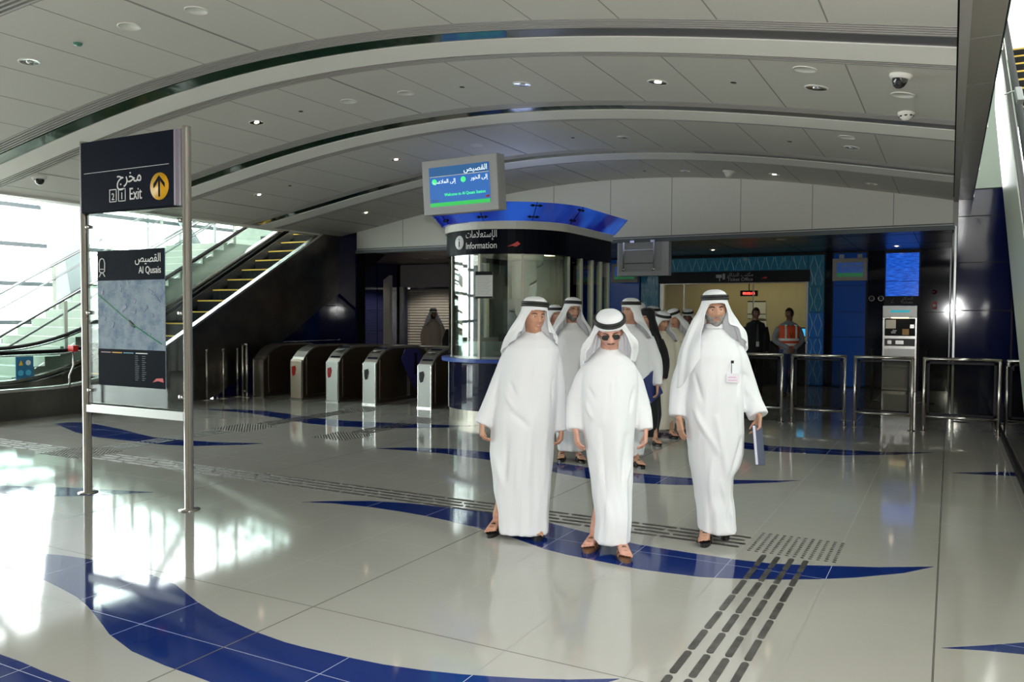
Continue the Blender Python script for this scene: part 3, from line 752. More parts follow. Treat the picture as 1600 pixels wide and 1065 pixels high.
b = MB(); kwall(b, .90, .975, 0, .17); b.build('plinth', mat('plinth_steel', (.45, .42, .36), .35, .8), kio)
b = MB(); kwall(b, .90, 1.0, .17, .88); b.add([(x, y, .88) for x, y in kpath(.98)], [tuple(range(31))]); b.build('base', M_kbase, kio, fix=False)
b = MB(); kwall(b, .85, 1.10, .90, .955); b.build('counter', mat('counter_blue', (.035, .075, .32), .3), kio)
b = MB(); kwall(b, .93, .96, .955, 1.22); b.build('upstand', mat('upstand_grey', (.40, .41, .38), .3, .5), kio)
b = MB(); kwall(b, .975, .99, .99, 2.53, None); b.build('curved_glazing', M_glassk, kio)
Kp = kpath(.985)
b = MB()
def kpost(i, w=.05, d=.05, yy=None):
    x, y = Kp[i] if yy is None else (.985, yy)
    a = math.atan2(y, x) if yy is None and y < 0 else 0
    M = Matrix.Translation((x, y, 0)) @ Matrix.Rotation(a, 4, 'Z')
    q = MB(); q.box(-d, .012, -w/2, w/2, .96, 2.53, M=M); q.build('window_post', M_cream, kio)
for i in (4, 9, 15, 21): kpost(i, .035, .04)
for yy in (.05, .55, 1.0, 1.38, KL-.04): kpost(0, .07, .06, yy)
for yy in (.0, .9): q = MB(); q.box(-1.0, -.94, yy-.04, yy+.04, .96, 2.53); q.build('window_post', M_cream, kio)
M_fas = mat('fascia_black', (.003, .004, .008), .4, spec=.06)
b = MB(); kwall(b, .90, 1.02, 2.52, 2.88); fas = b.build('fascia', M_fas, kio)
b = MB(); kwall(b, .90, 1.05, 2.88, 2.99); b.build('cream_ring', M_cream, kio)
b = MB(); b.add([(x, y, 2.60) for x, y in kpath(.95)], [tuple(range(31))]); b.add([(x, y, 2.97) for x, y in kpath(.95)], [tuple(range(31))]); b.build('inner_ceiling', M_cream, kio, fix=False)
b = MB(); b.box(-.9, .9, KL-.05, KL, 0, 2.6); b.build('back_partition', mat('kiosk_inner', (.30, .28, .24), .5), kio)
M_can = mat('canopy_blue_glass', (.012, .03, .30), .12, emit=(.012, .045, .50), es=.42, coat=.5)
_t = NT(M_can); _f = _t.noise(1.6, 1); _c = _t.ramp(_f, [(.40, (.006, .010, .16)), (.66, (.02, .12, .62))]); _t.l(_c, _t.b.inputs['Emission Color'])
b = MB(); kwall(b, 1.06, 1.085, 2.995, 3.24, None, None, None, 1.30, 1.32); can = b.build('canopy', M_can, kio)
for i in (3, 10, 16, 22, 28):
    A, C = kpath(1.09)[i], kpath(1.325)[i]
    a = math.atan2(min(A[1], 0), A[0]); tx, ty = -math.sin(a), math.cos(a)
    b = MB(); b.tube([(A[0], A[1], 2.995), (C[0], C[1], 3.24)], .006, 5); b.build('glass_joint', M_black, can)
    for f in (.22, .82):
        px, py, pz = A[0]+(C[0]-A[0])*f, A[1]+(C[1]-A[1])*f, 2.995+.245*f
        b = MB()
        for s in (-1, 1): b.ellipsoid((px+tx*s*.055, py+ty*s*.055, pz), (.022, .022, .022), n=8, k=6)
        b.tube([(px-tx*.09, py-ty*.09, pz), (px+tx*.09, py+ty*.09, pz)], .010, 6)
        b.build('spider_clamp', M_black, can)
# lettering on the curved fascia
def curved_text(s, size, ang_right, z, r, parent, align='RIGHT', sx=1.):
    q = text(s, size, M_whitep, parent, FY, align, .001, 'lettering', sx)
    for v in q.data.vertices:
        x, y, z0 = v.co; a = ang_right+x/r; rr = r-y*1.0
        v.co = (rr*math.cos(a), rr*math.sin(a), z+z0)
    return q
# angle of a point on the fascia seen at pixel u
def fasc_ang(u, z=2.72):
    best = None
    for k in range(200):
        a = PI+PI*k/199; P = Vector((KX+1.02*math.cos(a), KY+1.02*math.sin(a), z)); d = P-CAMP
        uu = 800+1270.5*d.dot(RT)/d.dot(FW)
        n = Vector((math.cos(a), math.sin(a), 0))
        if n.dot(d) < 0 and (best is None or abs(uu-u) < best[0]): best = (abs(uu-u), a)
    return best[1]
ar, alft = fasc_ang(776), fasc_ang(728)
Lw = (ar-alft)*1.02
q = curved_text('Information', .145, 0, 2.575, 1.022, fas, 'LEFT')
w = max(v.co.y for v in q.data.vertices); bpy.data.objects.remove(q)
q = text('Information', .14, M_whitep, fas, FY, 'LEFT'); wi = max(v.co.x for v in q.data.vertices); bpy.data.objects.remove(q)
curved_text('Information', .14, alft, 2.60, 1.024, fas, 'LEFT', sx=Lw/wi)
q = text(arabic('الإستعلامات'), .15, M_whitep, fas, FY, 'LEFT'); wa = max(v.co.x for v in q.data.vertices); bpy.data.objects.remove(q)
curved_text(arabic('الإستعلامات'), .15, alft, 2.765, 1.024, fas, 'LEFT', sx=Lw/wa)
ai = fasc_ang(718.5)
b = MB(); b.lathe([(0, 0), (.105, 0), (.105, .006), (0, .006)], n=28, M=Matrix.Translation((1.02*math.cos(ai), 1.02*math.sin(ai), 2.705)) @ Matrix.Rotation(ai+PI/2, 4, 'Z') @ Matrix.Rotation(PI/2, 4, 'X')); dd = b.build('info_disc', M_whitep, fas)
text('i', .19, M_fas, dd, Matrix.Translation((1.03*math.cos(ai), 1.03*math.sin(ai), 2.64)) @ Matrix.Rotation(ai+PI/2, 4, 'Z') @ FY, 'CENTER')
a1, a2 = fasc_ang(791), fasc_ang(808)
b = MB(); q = [(a1, 2.62), (a1+(a2-a1)*.6, 2.66), (a2, 2.70), (a2+.04, 2.66), (a2-.02, 2.62), (a1+(a2-a1)*.5, 2.635)]
b.add([(1.026*math.cos(a), 1.026*math.sin(a), z) for a, z in q], [(0, 5, 1), (1, 5, 4, 2), (2, 4, 3)]); b.build('red_mark', M_red, fas, fix=False)
# notice taped inside the glass and things inside
ap = fasc_ang(755, 2.0)
nt = thing('paper_notice', 'white printed notice on the curved glass of the information kiosk', 'notice', (KX+.995*math.cos(ap), KY+.995*math.sin(ap), 1.86), ap+PI/2)
b = MB(); b.box(-.14, .14, -.006, -.002, 0, .40); b.build('sheet', mat('paper', (.55, .55, .53), .6), nt)
b = MB(); b.box(-.14, .14, -.0075, -.006, .345, .40); b.box(-.14, .14, -.0075, -.006, 0, .03); b.build('dark_band', M_black, nt)
b = MB()
for k in range(13): b.box(-.11, .11-.02*(k % 3), -.0072, -.006, .32-k*.022, .324-k*.022)
b.build('print_lines', mat('print_grey', (.2, .2, .2), .6), nt)
def monitor(x, y, z, rz, label):
    t = thing('computer_monitor', label, 'monitor', (x, y, z), rz)
    b = MB(); b.box(-.24, .24, 0, .05, .12, .46); b.build('screen_case', M_black, t, bevel=.01)
    b = MB(); b.tube([(0, .03, .02), (0, .03, .16)], .02, 8); b.lathe([(0, 0), (.11, 0), (.11, .015), (0, .02)], (0, .03, 0), 16); b.build('stand', M_black, t)
b = MB(); b.box(-.85, .85, .35, 1.0, .80, .84); b.build('desk', M_cream, kio)
monitor(KX-.3, KY+.6, .84, .2, 'black computer monitor on the desk inside the information kiosk')
fl = thing('floor_lamp_post', 'tall black filing unit standing inside the information kiosk', 'cabinet', (KX-.45, KY+1.35, 0))
fl.name = 'filing_cabinet'
b = MB(); b.box(-.35, .25, -.15, .15, 0, 1.9); b.build('body', mat('cab_dark', (.03, .035, .04), .4), fl)
for k in range(4): b = MB(); b.box(-.33, .23, -.165, -.15, .1+k*.45, .5+k*.45); d = b.build('drawer', mat('cab_grey', (.05, .055, .06), .35), fl)
light('kiosk_lamp', 'AREA', (KX+.1, KY+.3, 2.56), 10, (1, .86, .55), .35, .35, rot=(0, 0, 0))
light('kiosk_canopy_lamp', 'POINT', (KX, KY+.2, 3.3), 5, (.5, .6, 1), .3)
for i, (x, y) in enumerate(((0, -.4), (.45, .5))):
    b = MB(); b.lathe([(0, 0), (.09, 0), (.09, -.015), (0, -.015)], (x, y, 2.595), 16); b.build('ceiling_lamp', M_lampglow, kio)

# back-facing display housing hung under the bulkhead
P0, P1 = ony(965, 380, 14.4), ony(1045, 430, 14.4)
bd = thing('display_housing', 'grey back of a hanging display below the white bulkhead', 'display', ((P0.x+P1.x)/2, 14.4, (P0.z+P1.z)/2))
w = (P1.x-P0.x)/2; h = (P0.z-P1.z)/2
b = MB(); b.box(-w, w, -.02, .16, -h, h); b.build('housing', M_tv, bd, bevel=.012)
b = MB(); b.box(-w*.9, w*.72, -.03, -.02, -h*.72, h*.98); b.build('back_panel', mat('tv_back', (.36, .36, .36), .45), bd)
for x in (-w*.72, w*.45):
    b = MB(); b.box(x-.012, x+.012, -.05, -.03, -h*.7, h*1.02); b.lathe([(0, -.02), (.03, -.02), (.03, .02), (0, .02)], n=10, M=Matrix.Translation((x, -.04, -h*.62)) @ Matrix.Rotation(PI/2, 4, 'X')); b.build('bracket_bar', M_steel, bd)
for z in (.55, -.25): b = MB(); b.box(-w*.7, w*.42, -.04, -.03, h*z-.008, h*z+.008); b.build('cross_bar', M_steel, bd)
for x in (-w*.5, w*.3): b = MB(); b.box(x-.04, x+.04, .10, .15, h*.9, h+.05); b.build('hanger_bracket', M_steel, bd)
# ================================================================ BARRIERS
def barrier(x0, x1, y, name, label, z0=.22, z1=1.03, glass=True, group='glass barrier panels across the hall'):
    t = thing(name, label, 'barrier', ((x0+x1)/2, y, 0), 0, group); w = (x1-x0)/2
    for s in (-1, 1):
        b = MB(); b.tube([(s*w, 0, 0), (s*w, 0, z1)], .024, 12); b.lathe([(0, 0), (.05, 0), (.05, .008), (0, .01)], (s*w, 0, 0), 14); b.build('post', M_post, t)
    b = MB(); b.tube([(-w-.02, 0, z1), (w+.02, 0, z1)], .025, 12); b.build('top_rail', M_post, t)
    b = MB(); b.tube([(-w, 0, z0), (w, 0, z0)], .02, 12); b.build('bottom_rail', M_post, t)
    b = MB(); i = .035; b.box(-w+i, -w+i+.03, -.012, .012, z0+.03, z1-.035); b.box(w-i-.03, w-i, -.012, .012, z0+.03, z1-.035); b.box(-w+i, w-i, -.012, .012, z0+.03, z0+.055); b.box(-w+i, w-i, -.012, .012, z1-.065, z1-.035); b.build('gasket_frame', M_black, t)
    b = MB(); b.box(-w+.05, w-.05, -.005, .005, z0+.05, z1-.06); b.build('glass_pane', M_glassdark, t)
    return t
BY = 12.8
barrier(-4.28, -3.25, BY, 'glass_barrier', 'steel framed glass barrier seen between the second and third front men')
barrier(-3.12, -2.24, BY, 'glass_barrier', 'steel framed glass barrier behind the bearded man with the notebook')
barrier(-2.09, -1.35, BY, 'glass_barrier', 'narrow steel framed glass barrier in front of the wavy glass column')
barrier(-1.21, -.46, BY, 'glass_barrier', 'narrow steel framed glass barrier in front of the ticket machine')
barrier(-.31, .60, BY, 'glass_barrier', 'wide steel framed glass barrier in front of the glossy blue wall')
barrier(.70, 1.4, BY, 'glass_barrier', 'steel framed glass barrier cut by the escalator side panel')
# small barriers beside the gates
barrier(-12.03, -11.93, 11.35, 'glass_barrier', 'very narrow steel barrier beside the first ticket gate', .12, 1.02)
barrier(ony(401, 600, 13.45).x, ony(442, 600, 13.45).x, 13.45, 'glass_barrier', 'short steel barrier just behind the first ticket gate', .12, 1.02)
for k, (u, v) in enumerate(((323, 610), (349, 608), (371, 606))):
    p = onx(u, v, -12.20); t = thing('queue_post', ['steel queue post farthest from the ticket gates', 'middle one of three steel queue posts by the escalator side', 'steel queue post nearest the narrow barrier'][k], 'post', (p.x, p.y, 0), 0, 'queue posts')
    b = MB(); b.tube([(0, 0, .01), (0, 0, .93)], .022, 12); b.lathe([(0, .95), (.026, .95), (.026, .90), (0, .90)], n=12); b.build('pole', M_post, t)
    b = MB(); b.lathe([(0, 0), (.11, 0), (.11, .01), (.05, .022), (0, .022)], n=24); b.build('base', M_post, t)
# ================================================================ TICKET GATES
gpos = [onz(404, 620), onz(460, 624), onz(516, 628), onz(575, 632), onz(668, 637)]
glab = ['bronze and steel ticket gate, first in the row beside the queue posts', 'bronze ticket gate with brown curved top, second from the escalator', 'bronze ticket gate with red reader light and card pad, in the middle of the row', 'ticket gate with pale front panel, just before the blue flap', 'ticket gate with pale front panel standing beside the information kiosk']
M_gtop = mat('gate_top_steel', (.42, .39, .35), .28, .9)
for k, p in enumerate(gpos):
    t = thing('ticket_gate', glab[k], 'gate', (p.x, 11.6 if k else 11.55, 0), 0, 'ticket gates in a row')
    w = .14; L = 1.75
    prof = [(0, 0), (0, .72), (.05, .80), (.16, .90), (.30, .975), (.48, 1.02), (L-.48, 1.02), (L-.25, .96), (L-.05, .80), (L, .72), (L, 0)]
    b = MB(); b.prism(prof, 0, -w, w); b.build('body', M_brown, t)
    b = MB(); tp = prof[1:-1]
    b.grid([[(-w-.004, y-.004, z+.004), (w+.004, y-.004, z+.004), (w+.004, y, z-.03), (-w-.004, y, z-.03)] for y, z in tp], None, False, closed_v=True); b.build('curved_top', M_gtop, t)
    b = MB(); b.box(-w, w, -.03, 0, .02, .72); b.add([(-w, -.03, .72), (w, -.03, .72), (w, 0, .76), (-w, 0, .76)], [(0, 1, 2, 3)])
    fr = b.build('front_panel', M_gatew if k >= 2 else (M_gtop if k == 0 else mat('gate_front_tan', (.55, .48, .38), .35, .3)), t)
    if k: 
        b = MB(); b.prism([(-.10, .62), (-.02, .64), (.0, .58), (-.03, .46), (-.08, .44), (-.10, .5)], 1, -.038, -.028)
        b.build('reader_window', mat('reader_red', (.16, .01, .01), .2, emit=(.5, .02, .01), es=.08) if k in (1, 2) else M_black, fr)
    b = MB(); b.box(-w, -w+.012, -.034, -.02, .02, .74); b.box(w-.012, w, -.034, -.02, .02, .74); b.build('front_edge', M_steel, fr)
    if k >= 2:
        b = MB(); b.ellipsoid((0, .22, .955), (.07, .10, .012), n=16, k=6, M=Matrix.Rotation(0, 4, 'X')); b.build('card_pad', mat('pad_pale', (.55, .56, .58), .3), t)
        b = MB(); b.prism([(.06, .815), (.36, 1.005), (.36, 1.012), (.06, .825)], 0, -w+.03, w-.03); b.build('card_pad_surround', M_navysign, t)
    b = MB()
    for y in (.10, .95, 1.0): b.box(w-.002, w+.006, y, y+.012, .08, .80)
    b.box(w-.002, w+.006, .10, 1.0, .08, .09); b.build('panel_seam', M_steel, t)
    b = MB(); b.ellipsoid((w+.01, .13, .45), (.008, .01, .01), n=8, k=6); b.build('lock', M_steel, t)
    b = MB(); b.box(-w-.01, w+.01, -.04, L, 0, .025); b.build('base_strip', M_steel, t)
    if k < 4:
        side = -1
    if k in (3,):
        b = MB(); b.prism([(.5, .80), (.62, .98), (1.05, .98), (1.15, .85), (1.02, .45), (.93, .22), (.85, .30)], 0, w+.17, w+.19); fp = b.build('flap', mat('flap_blue', (.03, .028, .16), .3), t)
        b = MB(); b.box(w, w+.2, .9, .98, .5, .9); b.build('flap_housing', M_black, t)
# long rail behind the gates
b = MB(); t = thing('gate_rail', 'dark handrail running behind the row of ticket gates', 'rail', (-9.3, 13.45, 0))
b.tube([(-1.9, 0, .98), (1.6, 0, .98)], .025, 8); b.build('rail', M_gtop, t)
for x in (-1.9, -.7, .5, 1.6): b = MB(); b.tube([(x, 0, 0), (x, 0, .98)], .02, 8); b.build('post', M_gtop, t)
pc = onx(600, 433, -13.2)
pp = thing('steel_portal_post', 'tall bright steel door post standing in the dark passage behind the gates', 'post', ony(606, 560, 17.) * 1)
pp.location = (ony(606, 500, 17.).x, 17., 0)
b = MB(); b.prism([(-.10, 0), (.10, 0), (.10, 2.62), (-.10, 2.50)], 1, -.06, .06); b.build('post_body', mat('portal_flash_sheen', (.62, .60, .57), .5, .2), pp)  # pale matte tone stands in for flash reflected by the steel

# ================================================================ TICKET OFFICE
OX0, OX1 = -6.46, -2.94
b = MB(); b.box(-7.2, -2.7, YB+2.4, YB+2.5, 0, 3.0); struct(b.build('wall_office_back', mat('office_wall', (.42, .36, .22), .45)))
b = MB(); b.box(-7.2, -7.1, YB+.2, YB+2.4, 0, 3.0); b.box(-2.7, -2.6, YB+.2, YB+2.4, 0, 3.0); struct(b.build('wall_office_side', MATS['office_wall']))
b = MB(); b.box(-7.2, -2.6, YB+.2, YB+2.5, 2.85, 2.95); struct(b.build('ceiling_office', MATS['office_wall']))
light('office_lamp', 'AREA', (-4.7, YB+1.2, 2.8), 15, (1, .84, .52), 3.2, 1.4, rot=(0, 0, 0))
w3 = tag(bpy.data.objects.new('window_3', None), kind='structure'); COL.objects.link(w3)
b = MB(); b.box(OX0, OX1, YB-.02, YB+.02, 1.02, 2.42); b.build('window_pane', M_glass, w3)
b = MB(); b.box(OX0-.04, OX0+.06, YB-.06, YB+.03, 0, 2.42); b.box(OX1-.04, OX1+.02, YB-.06, YB+.03, 0, 2.42); b.box(OX0, OX1, YB-.05, YB+.03, 2.40, 2.44); b.box(-5.9, -5.87, YB-.03, YB+.02, 1.05, 2.4); b.box(-4.2, -4.18, YB-.03, YB+.02, 1.05, 2.4); b.build('window_frame', M_steel, w3)
to = thing('ticket_counter', 'dark counter below the ticket office window', 'counter', (-4.7, YB-.3, 0))
b = MB(); b.box(-1.74, 1.74, .15, .45, 0, .98); b.build('front', M_black, to)
b = MB(); b.box(-1.76, 1.76, .0, .5, .98, 1.03); b.build('worktop', M_navyd, to)
sb = thing('ticket_office_sign', 'long black sign board above the ticket office window', 'sign', (-4.7, YB-.14, 2.42))
b = MB(); b.box(-1.82, 1.82, 0, .12, 0, .27); bo = b.build('board', M_black, sb)
M_dimw = mat('dim_lettering', (.35, .35, .34), .5)
text(arabic('مكتب التذاكر'), .12, M_dimw, bo, at(.22, -.004, .15), 'CENTER')
text('Ticket Office', .115, M_dimw, bo, at(.22, -.004, .04), 'CENTER')
b = MB(); b.box(-.36, -.22, -.004, 0, .12, .2); b.box(-.2, -.14, -.004, 0, .08, .22); b.box(-.28, -.26, -.004, 0, .04, .12); b.build('counter_pictogram', M_dimw, bo)
b = MB(); b.prism([(.72, .09), (.8, .13), (.86, .12), (.84, .09)], 1, -.004, 0); b.build('red_mark', M_red, bo)
# red led clock
lc = thing('led_clock', 'small red lit digit display inside the ticket office', 'clock', (ony(1170, 458, YB+.5).x, YB+.5, ony(1170, 458, YB+.5).z))
b = MB(); b.box(-.21, .21, 0, .06, -.07, .07); b.build('case', M_black, lc)
text('00:03:14', .085, mat('led_red', (.8, .02, .02), .4, emit=(1, .04, .03), es=6), lc, at(0, -.004, -.03), 'CENTER')
b = MB(); b.tube([(0, .03, .07), (0, .03, .55)], .012, 6); b.build('hanger', M_black, lc)
for k, (u0, v0, u1, v1, lb) in enumerate(((1168, 470, 1196, 497, 'white notice sheet with dark rules pinned behind the man in the black suit'), (1184, 499, 1197, 518, 'lower white notice sheet behind the man in the black suit'))):
    a, c = ony(u0, v0, YB+2.35), ony(u1, v1, YB+2.35)
    t = thing('notice_sheet', lb, 'notice', ((a.x+c.x)/2, YB+2.38, c.z), 0, 'notice sheets in the ticket office')
    b = MB(); b.box(-(c.x-a.x)/2, (c.x-a.x)/2, -.008, 0, 0, a.z-c.z); b.build('paper', MATS['paper'], t)
    b = MB(); b.box(-(c.x-a.x)/2, (c.x-a.x)/2, -.012, -.008, (a.z-c.z)-.03, (a.z-c.z)); b.box(-(c.x-a.x)/2, (c.x-a.x)/2, -.012, -.008, .1, .12); b.build('rule_bars', M_black, t)
pm = ony(1253, 523, YB+.4); t = thing('payment_terminal', 'small terminal with lit blue screen on the ticket counter', 'terminal', (pm.x, YB+.35, 1.03))
b = MB(); b.box(-.16, .16, 0, .04, .08, .32); b.build('case', M_black, t); b = MB(); b.box(-.13, .13, -.004, 0, .11, .29); b.build('screen', mat('terminal_blue', (.05, .3, .5), .3, emit=(.05, .35, .65), es=.9), t)
b = MB(); b.lathe([(0, 0), (.09, 0), (.09, .012), (.02, .02), (.02, .09), (0, .09)], (0, .03, 0), 14); b.build('foot', M_black, t)
# wavy backlit glass frame around the office
M_wav = mat('wavy_glass', (.012, .07, .11), .12, emit=(.010, .07, .11), es=.16, coat=.3)
M_wavb = mat('wavy_glass_blue', (.010, .05, .15), .12, emit=(.008, .055, .18), es=.22, coat=.3)
M_wline = mat('wave_ridge', (.35, .58, .62), .12, coat=1.)
def wavy(b, x0, x1, z0, z1, y):
    n = max(3, round((x1-x0)/.105)); d = (x1-x0)/n
    for i in range(n):
        s = 1 if i % 2 else -1; xc = x0+(i+.5)*d; K = max(6, int((z1-z0)/.045))
        P = [(xc+s*.030*math.sin(2*PI*(z0+(z1-z0)*k/K)/.52), y, z0+(z1-z0)*k/K) for k in range(K+1)]
        b.tube(P, .008, 5)
wf = thing('wavy_glass_surround', 'backlit teal glass frame with wavy vertical ridges around the ticket office', 'glass panels', (0, YB, 0))
for (x0, x1, z0, z1, m) in ((-6.98, -6.52, .02, 1.12, M_wavb), (-6.98, -6.52, 1.13, 1.70, M_wavb), (-6.98, -6.52, 1.71, 2.30, M_wav), (-6.98, -6.52, 2.31, 3.02, M_wav), (-6.50, -2.94, 2.70, 3.03, M_wav), (-2.92, -2.58, 2.31, 3.03, M_wav), (-2.92, -2.58, 1.71, 2.30, M_wav), (-2.92, -2.58, 1.13, 1.70, M_wavb), (-2.92, -2.58, .02, 1.12, M_wavb)):
    b = MB(); b.box(x0, x1, -.12, -.06, z0, z1); g = b.build('glass_panel', m, wf)
    b = MB(); wavy(b, x0+.02, x1-.02, z0+.02, z1-.02, -.125); b.build('wave_ridges', M_wline, g)
# blue backlit columns, wall display, ticket machine
def bpanel(name, label, x0, x1, segs, m):
    t = thing(name, label, 'wall panel', ((x0+x1)/2, YB-.08, 0)); w = (x1-x0)/2
    for z0, z1 in segs: b = MB(); b.box(-w, w, 0, .07, z0+.006, z1-.006); b.build('glass_panel', m, t)
M_bl1 = mat('backlit_blue_dim', (.005, .03, .16), .12, emit=(.002, .022, .11), es=.25, coat=.2)
M_bl2 = mat('backlit_blue_bright', (.01, .06, .5), .15, emit=(.005, .10, .85), es=.55, coat=.2)
_t = NT(M_bl2); _f = _t.noise(7, 4, (1, 1, 6)); _c = _t.ramp(_f, [(.36, (.002, .035, .30)), (.70, (.015, .18, .95))]); _t.l(_c, _t.b.inputs['Emission Color'])
bpanel('blue_wall_column', 'tall dim blue glass panels below the small wall display', -2.38, -1.70, ((.02, 1.15), (1.15, 1.72), (1.72, 2.32), (2.32, 3.06)), M_bl1)
bpanel('blue_wall_column', 'bright shimmering blue glass panels above the ticket machine', -1.29, -.63, ((2.07, 2.40), (2.40, 3.03)), M_bl2)
bpanel('blue_wall_column', 'dark blue glass panels between the kiosk and the wavy glass', -7.95, -7.05, ((.02, 1.72), (1.72, 3.06)), M_bl1)
def walltv(x0, x1, z0, z1, y, label, lit):
    t = thing('wall_display', label, 'display', ((x0+x1)/2, y, (z0+z1)/2), 0, None); w, h = (x1-x0)/2, (z1-z0)/2
    b = MB(); b.box(-w, w, 0, .16, -h, h); b.build('housing', mat('tv_beige', (.36, .33, .28), .5), t, bevel=.01)
    b = MB(); b.box(-w*.76, w*.76, -.004, .002, -h*.64, h*.62); s = b.build('screen', mat('tv_dim', (.01, .02, .06), .2, emit=(.008, .022, .075), es=1.), t)
    b = MB(); b.box(-w*.76, w*.76, -.006, -.004, -h*.64, -h*.30); b.build('green_band', mat('tv_dim_green', (.01, .05, .02), .3, emit=(.005, .06, .02), es=.8), s)
    b = MB(); b.box(-w*.7, w*.72, -.006, -.004, h*.32, h*.36); b.box(-w*.4, -w*.05, -.006, -.004, h*.22, h*.28); b.box(w*.4, w*.7, -.006, -.004, h*.22, h*.28); b.build('text_lines', M_dimw, s)
    for x in (-w*.5, w*.55): b = MB(); b.box(x-.05, x+.05, .05, .12, h, h+.09); b.build('hanger', M_tv, t)
a, c = ony(1301, 404, YB-.35), ony(1355, 438, YB-.35); walltv(a.x, c.x, c.z, a.z, YB-.35, 'small beige-framed display on the dim blue panels by the ticket machine', 1)
a, c = ony(955, 412, YB-.5), ony(996, 441, YB-.5); walltv(a.x, c.x, c.z, a.z, YB-.5, 'small display partly hidden behind the grey display housing', 1)
tm = thing('ticket_machine', 'silver and black ticket vending machine below the Tickets sign', 'ticket machine', (-.97, YB-.42, 0))
b = MB(); b.box(-.34, .34, 0, .36, 0, 1.86); b.build('cabinet', M_steel, tm, bevel=.01)
b = MB(); b.box(-.34, .34, -.05, .0, 1.60, 1.86); hd = b.build('header', mat('machine_header', (.62, .62, .60), .35, .5), tm, bevel=.01)
b = MB(); b.box(-.19, .19, -.056, -.05, 1.71, 1.76); b.build('green_readout', mat('readout', (.01, .12, .14), .3, emit=(.01, .25, .3), es=.8), hd)
b = MB(); b.box(-.17, .17, -.045, -.02, 1.585, 1.60); b.build('lamp_strip', mat('machine_lamp', (1, .9, .6), .4, emit=(1, .75, .35), es=4), hd)
b = MB(); b.box(-.30, .30, -.012, 0, 1.20, 1.58); fp = b.build('control_panel', M_black, tm)
b = MB(); b.box(-.28, -.08, -.02, -.012, 1.36, 1.55); b.build('touch_screen', mat('machine_screen', (.25, .24, .22), .3, emit=(.18, .16, .12), es=.6), fp)
b = MB(); b.box(.05, .18, -.02, -.012, 1.22, 1.35); b.build('cash_slot', mat('bronze', (.30, .18, .06), .35, .6), fp)
b = MB(); b.box(.2, .28, -.03, -.012, 1.37, 1.45); b.build('card_slot', M_steel, fp)
b = MB(); b.box(-.17, -.08, -.016, -.012, 1.25, 1.30); b.box(-.14, -.06, -.016, -.012, 1.30, 1.33); b.build('white_logo', M_whitep, fp)
b = MB(); b.box(-.30, .30, -.012, 0, .98, 1.14); lp = b.build('lower_panel', mat('machine_grey', (.12, .12, .12), .4), tm)
b = MB(); b.box(-.08, .08, -.02, -.012, 1.02, 1.10); b.box(-.24, -.16, -.02, -.012, 1.02, 1.1); b.build('coin_tray', M_steel, lp)
b = MB(); b.box(-.3, .3, -.01, 0, .08, .92); b.build('service_door', MATS['machine_header'], tm)
ts = thing('tickets_sign', 'small black Tickets sign above the vending machine', 'sign', (-.97, YB-.16, 1.88))
b = MB(); b.box(-.33, .33, 0, .1, 0, .19); bo = b.build('board', M_black, ts)
text(arabic('التذاكر'), .09, M_dimw, bo, at(.24, -.003, .11), 'RIGHT'); text('Tickets', .085, M_dimw, bo, at(.24, -.003, .025), 'RIGHT')
b = MB(); b.tube([(-.2, -.004, .04), (-.14, -.004, .14)], .006, 5); b.tube([(-.2, -.004, .04), (-.13, -.004, .05)], .006, 5); b.build('hand_pictogram', M_dimw, bo)
# round steel rings (two wall fittings)
for k, u in enumerate((1362, 1376.5)):
    p = ony(u, 466, YB-.06); t = thing('ring_fitting', ['round steel ring on the dark wall next to the blue panels', 'round steel ring on the dark wall next to the ticket machine'][k], 'wall fitting', p)
    b = MB(); b.tube([(.055*math.cos(2*PI*i/20), 0, .055*math.sin(2*PI*i/20)) for i in range(20)], .010, 6, closed=True); b.build('ring', M_steel, t); b = MB(); b.lathe([(0, 0), (.05, 0)], n=20, M=Matrix.Translation((0, .01, 0)) @ Matrix.Rotation(PI/2, 4, 'X')); b.build('dark_face', M_black, t, fix=False)
fa = thing('fire_alarm_point', 'red alarm plate on the dark glossy wall between ticket machine and blue wall', 'alarm', ony(1460, 477, YB-.05))
b = MB(); b.box(-.05, .05, -.03, .0, -.08, .08); b.build('plate', M_red, fa); b = MB(); b.box(-.03, .03, -.034, -.03, -.03, .03); b.build('white_mark', M_whitep, fa)
fb = thing('alarm_sounder', 'small round red sounder above the alarm plate', 'alarm', ony(1460, 456, YB-.05))
b = MB(); b.lathe([(0, 0), (.05, 0), (.05, .03), (.03, .05), (0, .05)], n=16, M=Matrix.Rotation(PI/2, 4, 'X')); b.build('sounder', mat('dark_red', (.15, .01, .01), .4), fb)
for k, u in enumerate((1363.5, 1448.5)):
    p = ony(u, 540, 17.0); t = thing('queue_post', ['slim queue post in front of the dark wall beside the ticket machine', 'slim queue post on the blue wall side of the ticket machine'][k], 'post', (p.x, 17.0, 0), 0, 'queue posts')
    b = MB(); b.tube([(0, 0, .01), (0, 0, 1.0)], .02, 10); b.build('pole', M_dsteel, t); b = MB(); b.lathe([(0, 0), (.14, 0), (.14, .01), (.04, .022), (0, .022)], n=20); b.build('base', M_dsteel, t)

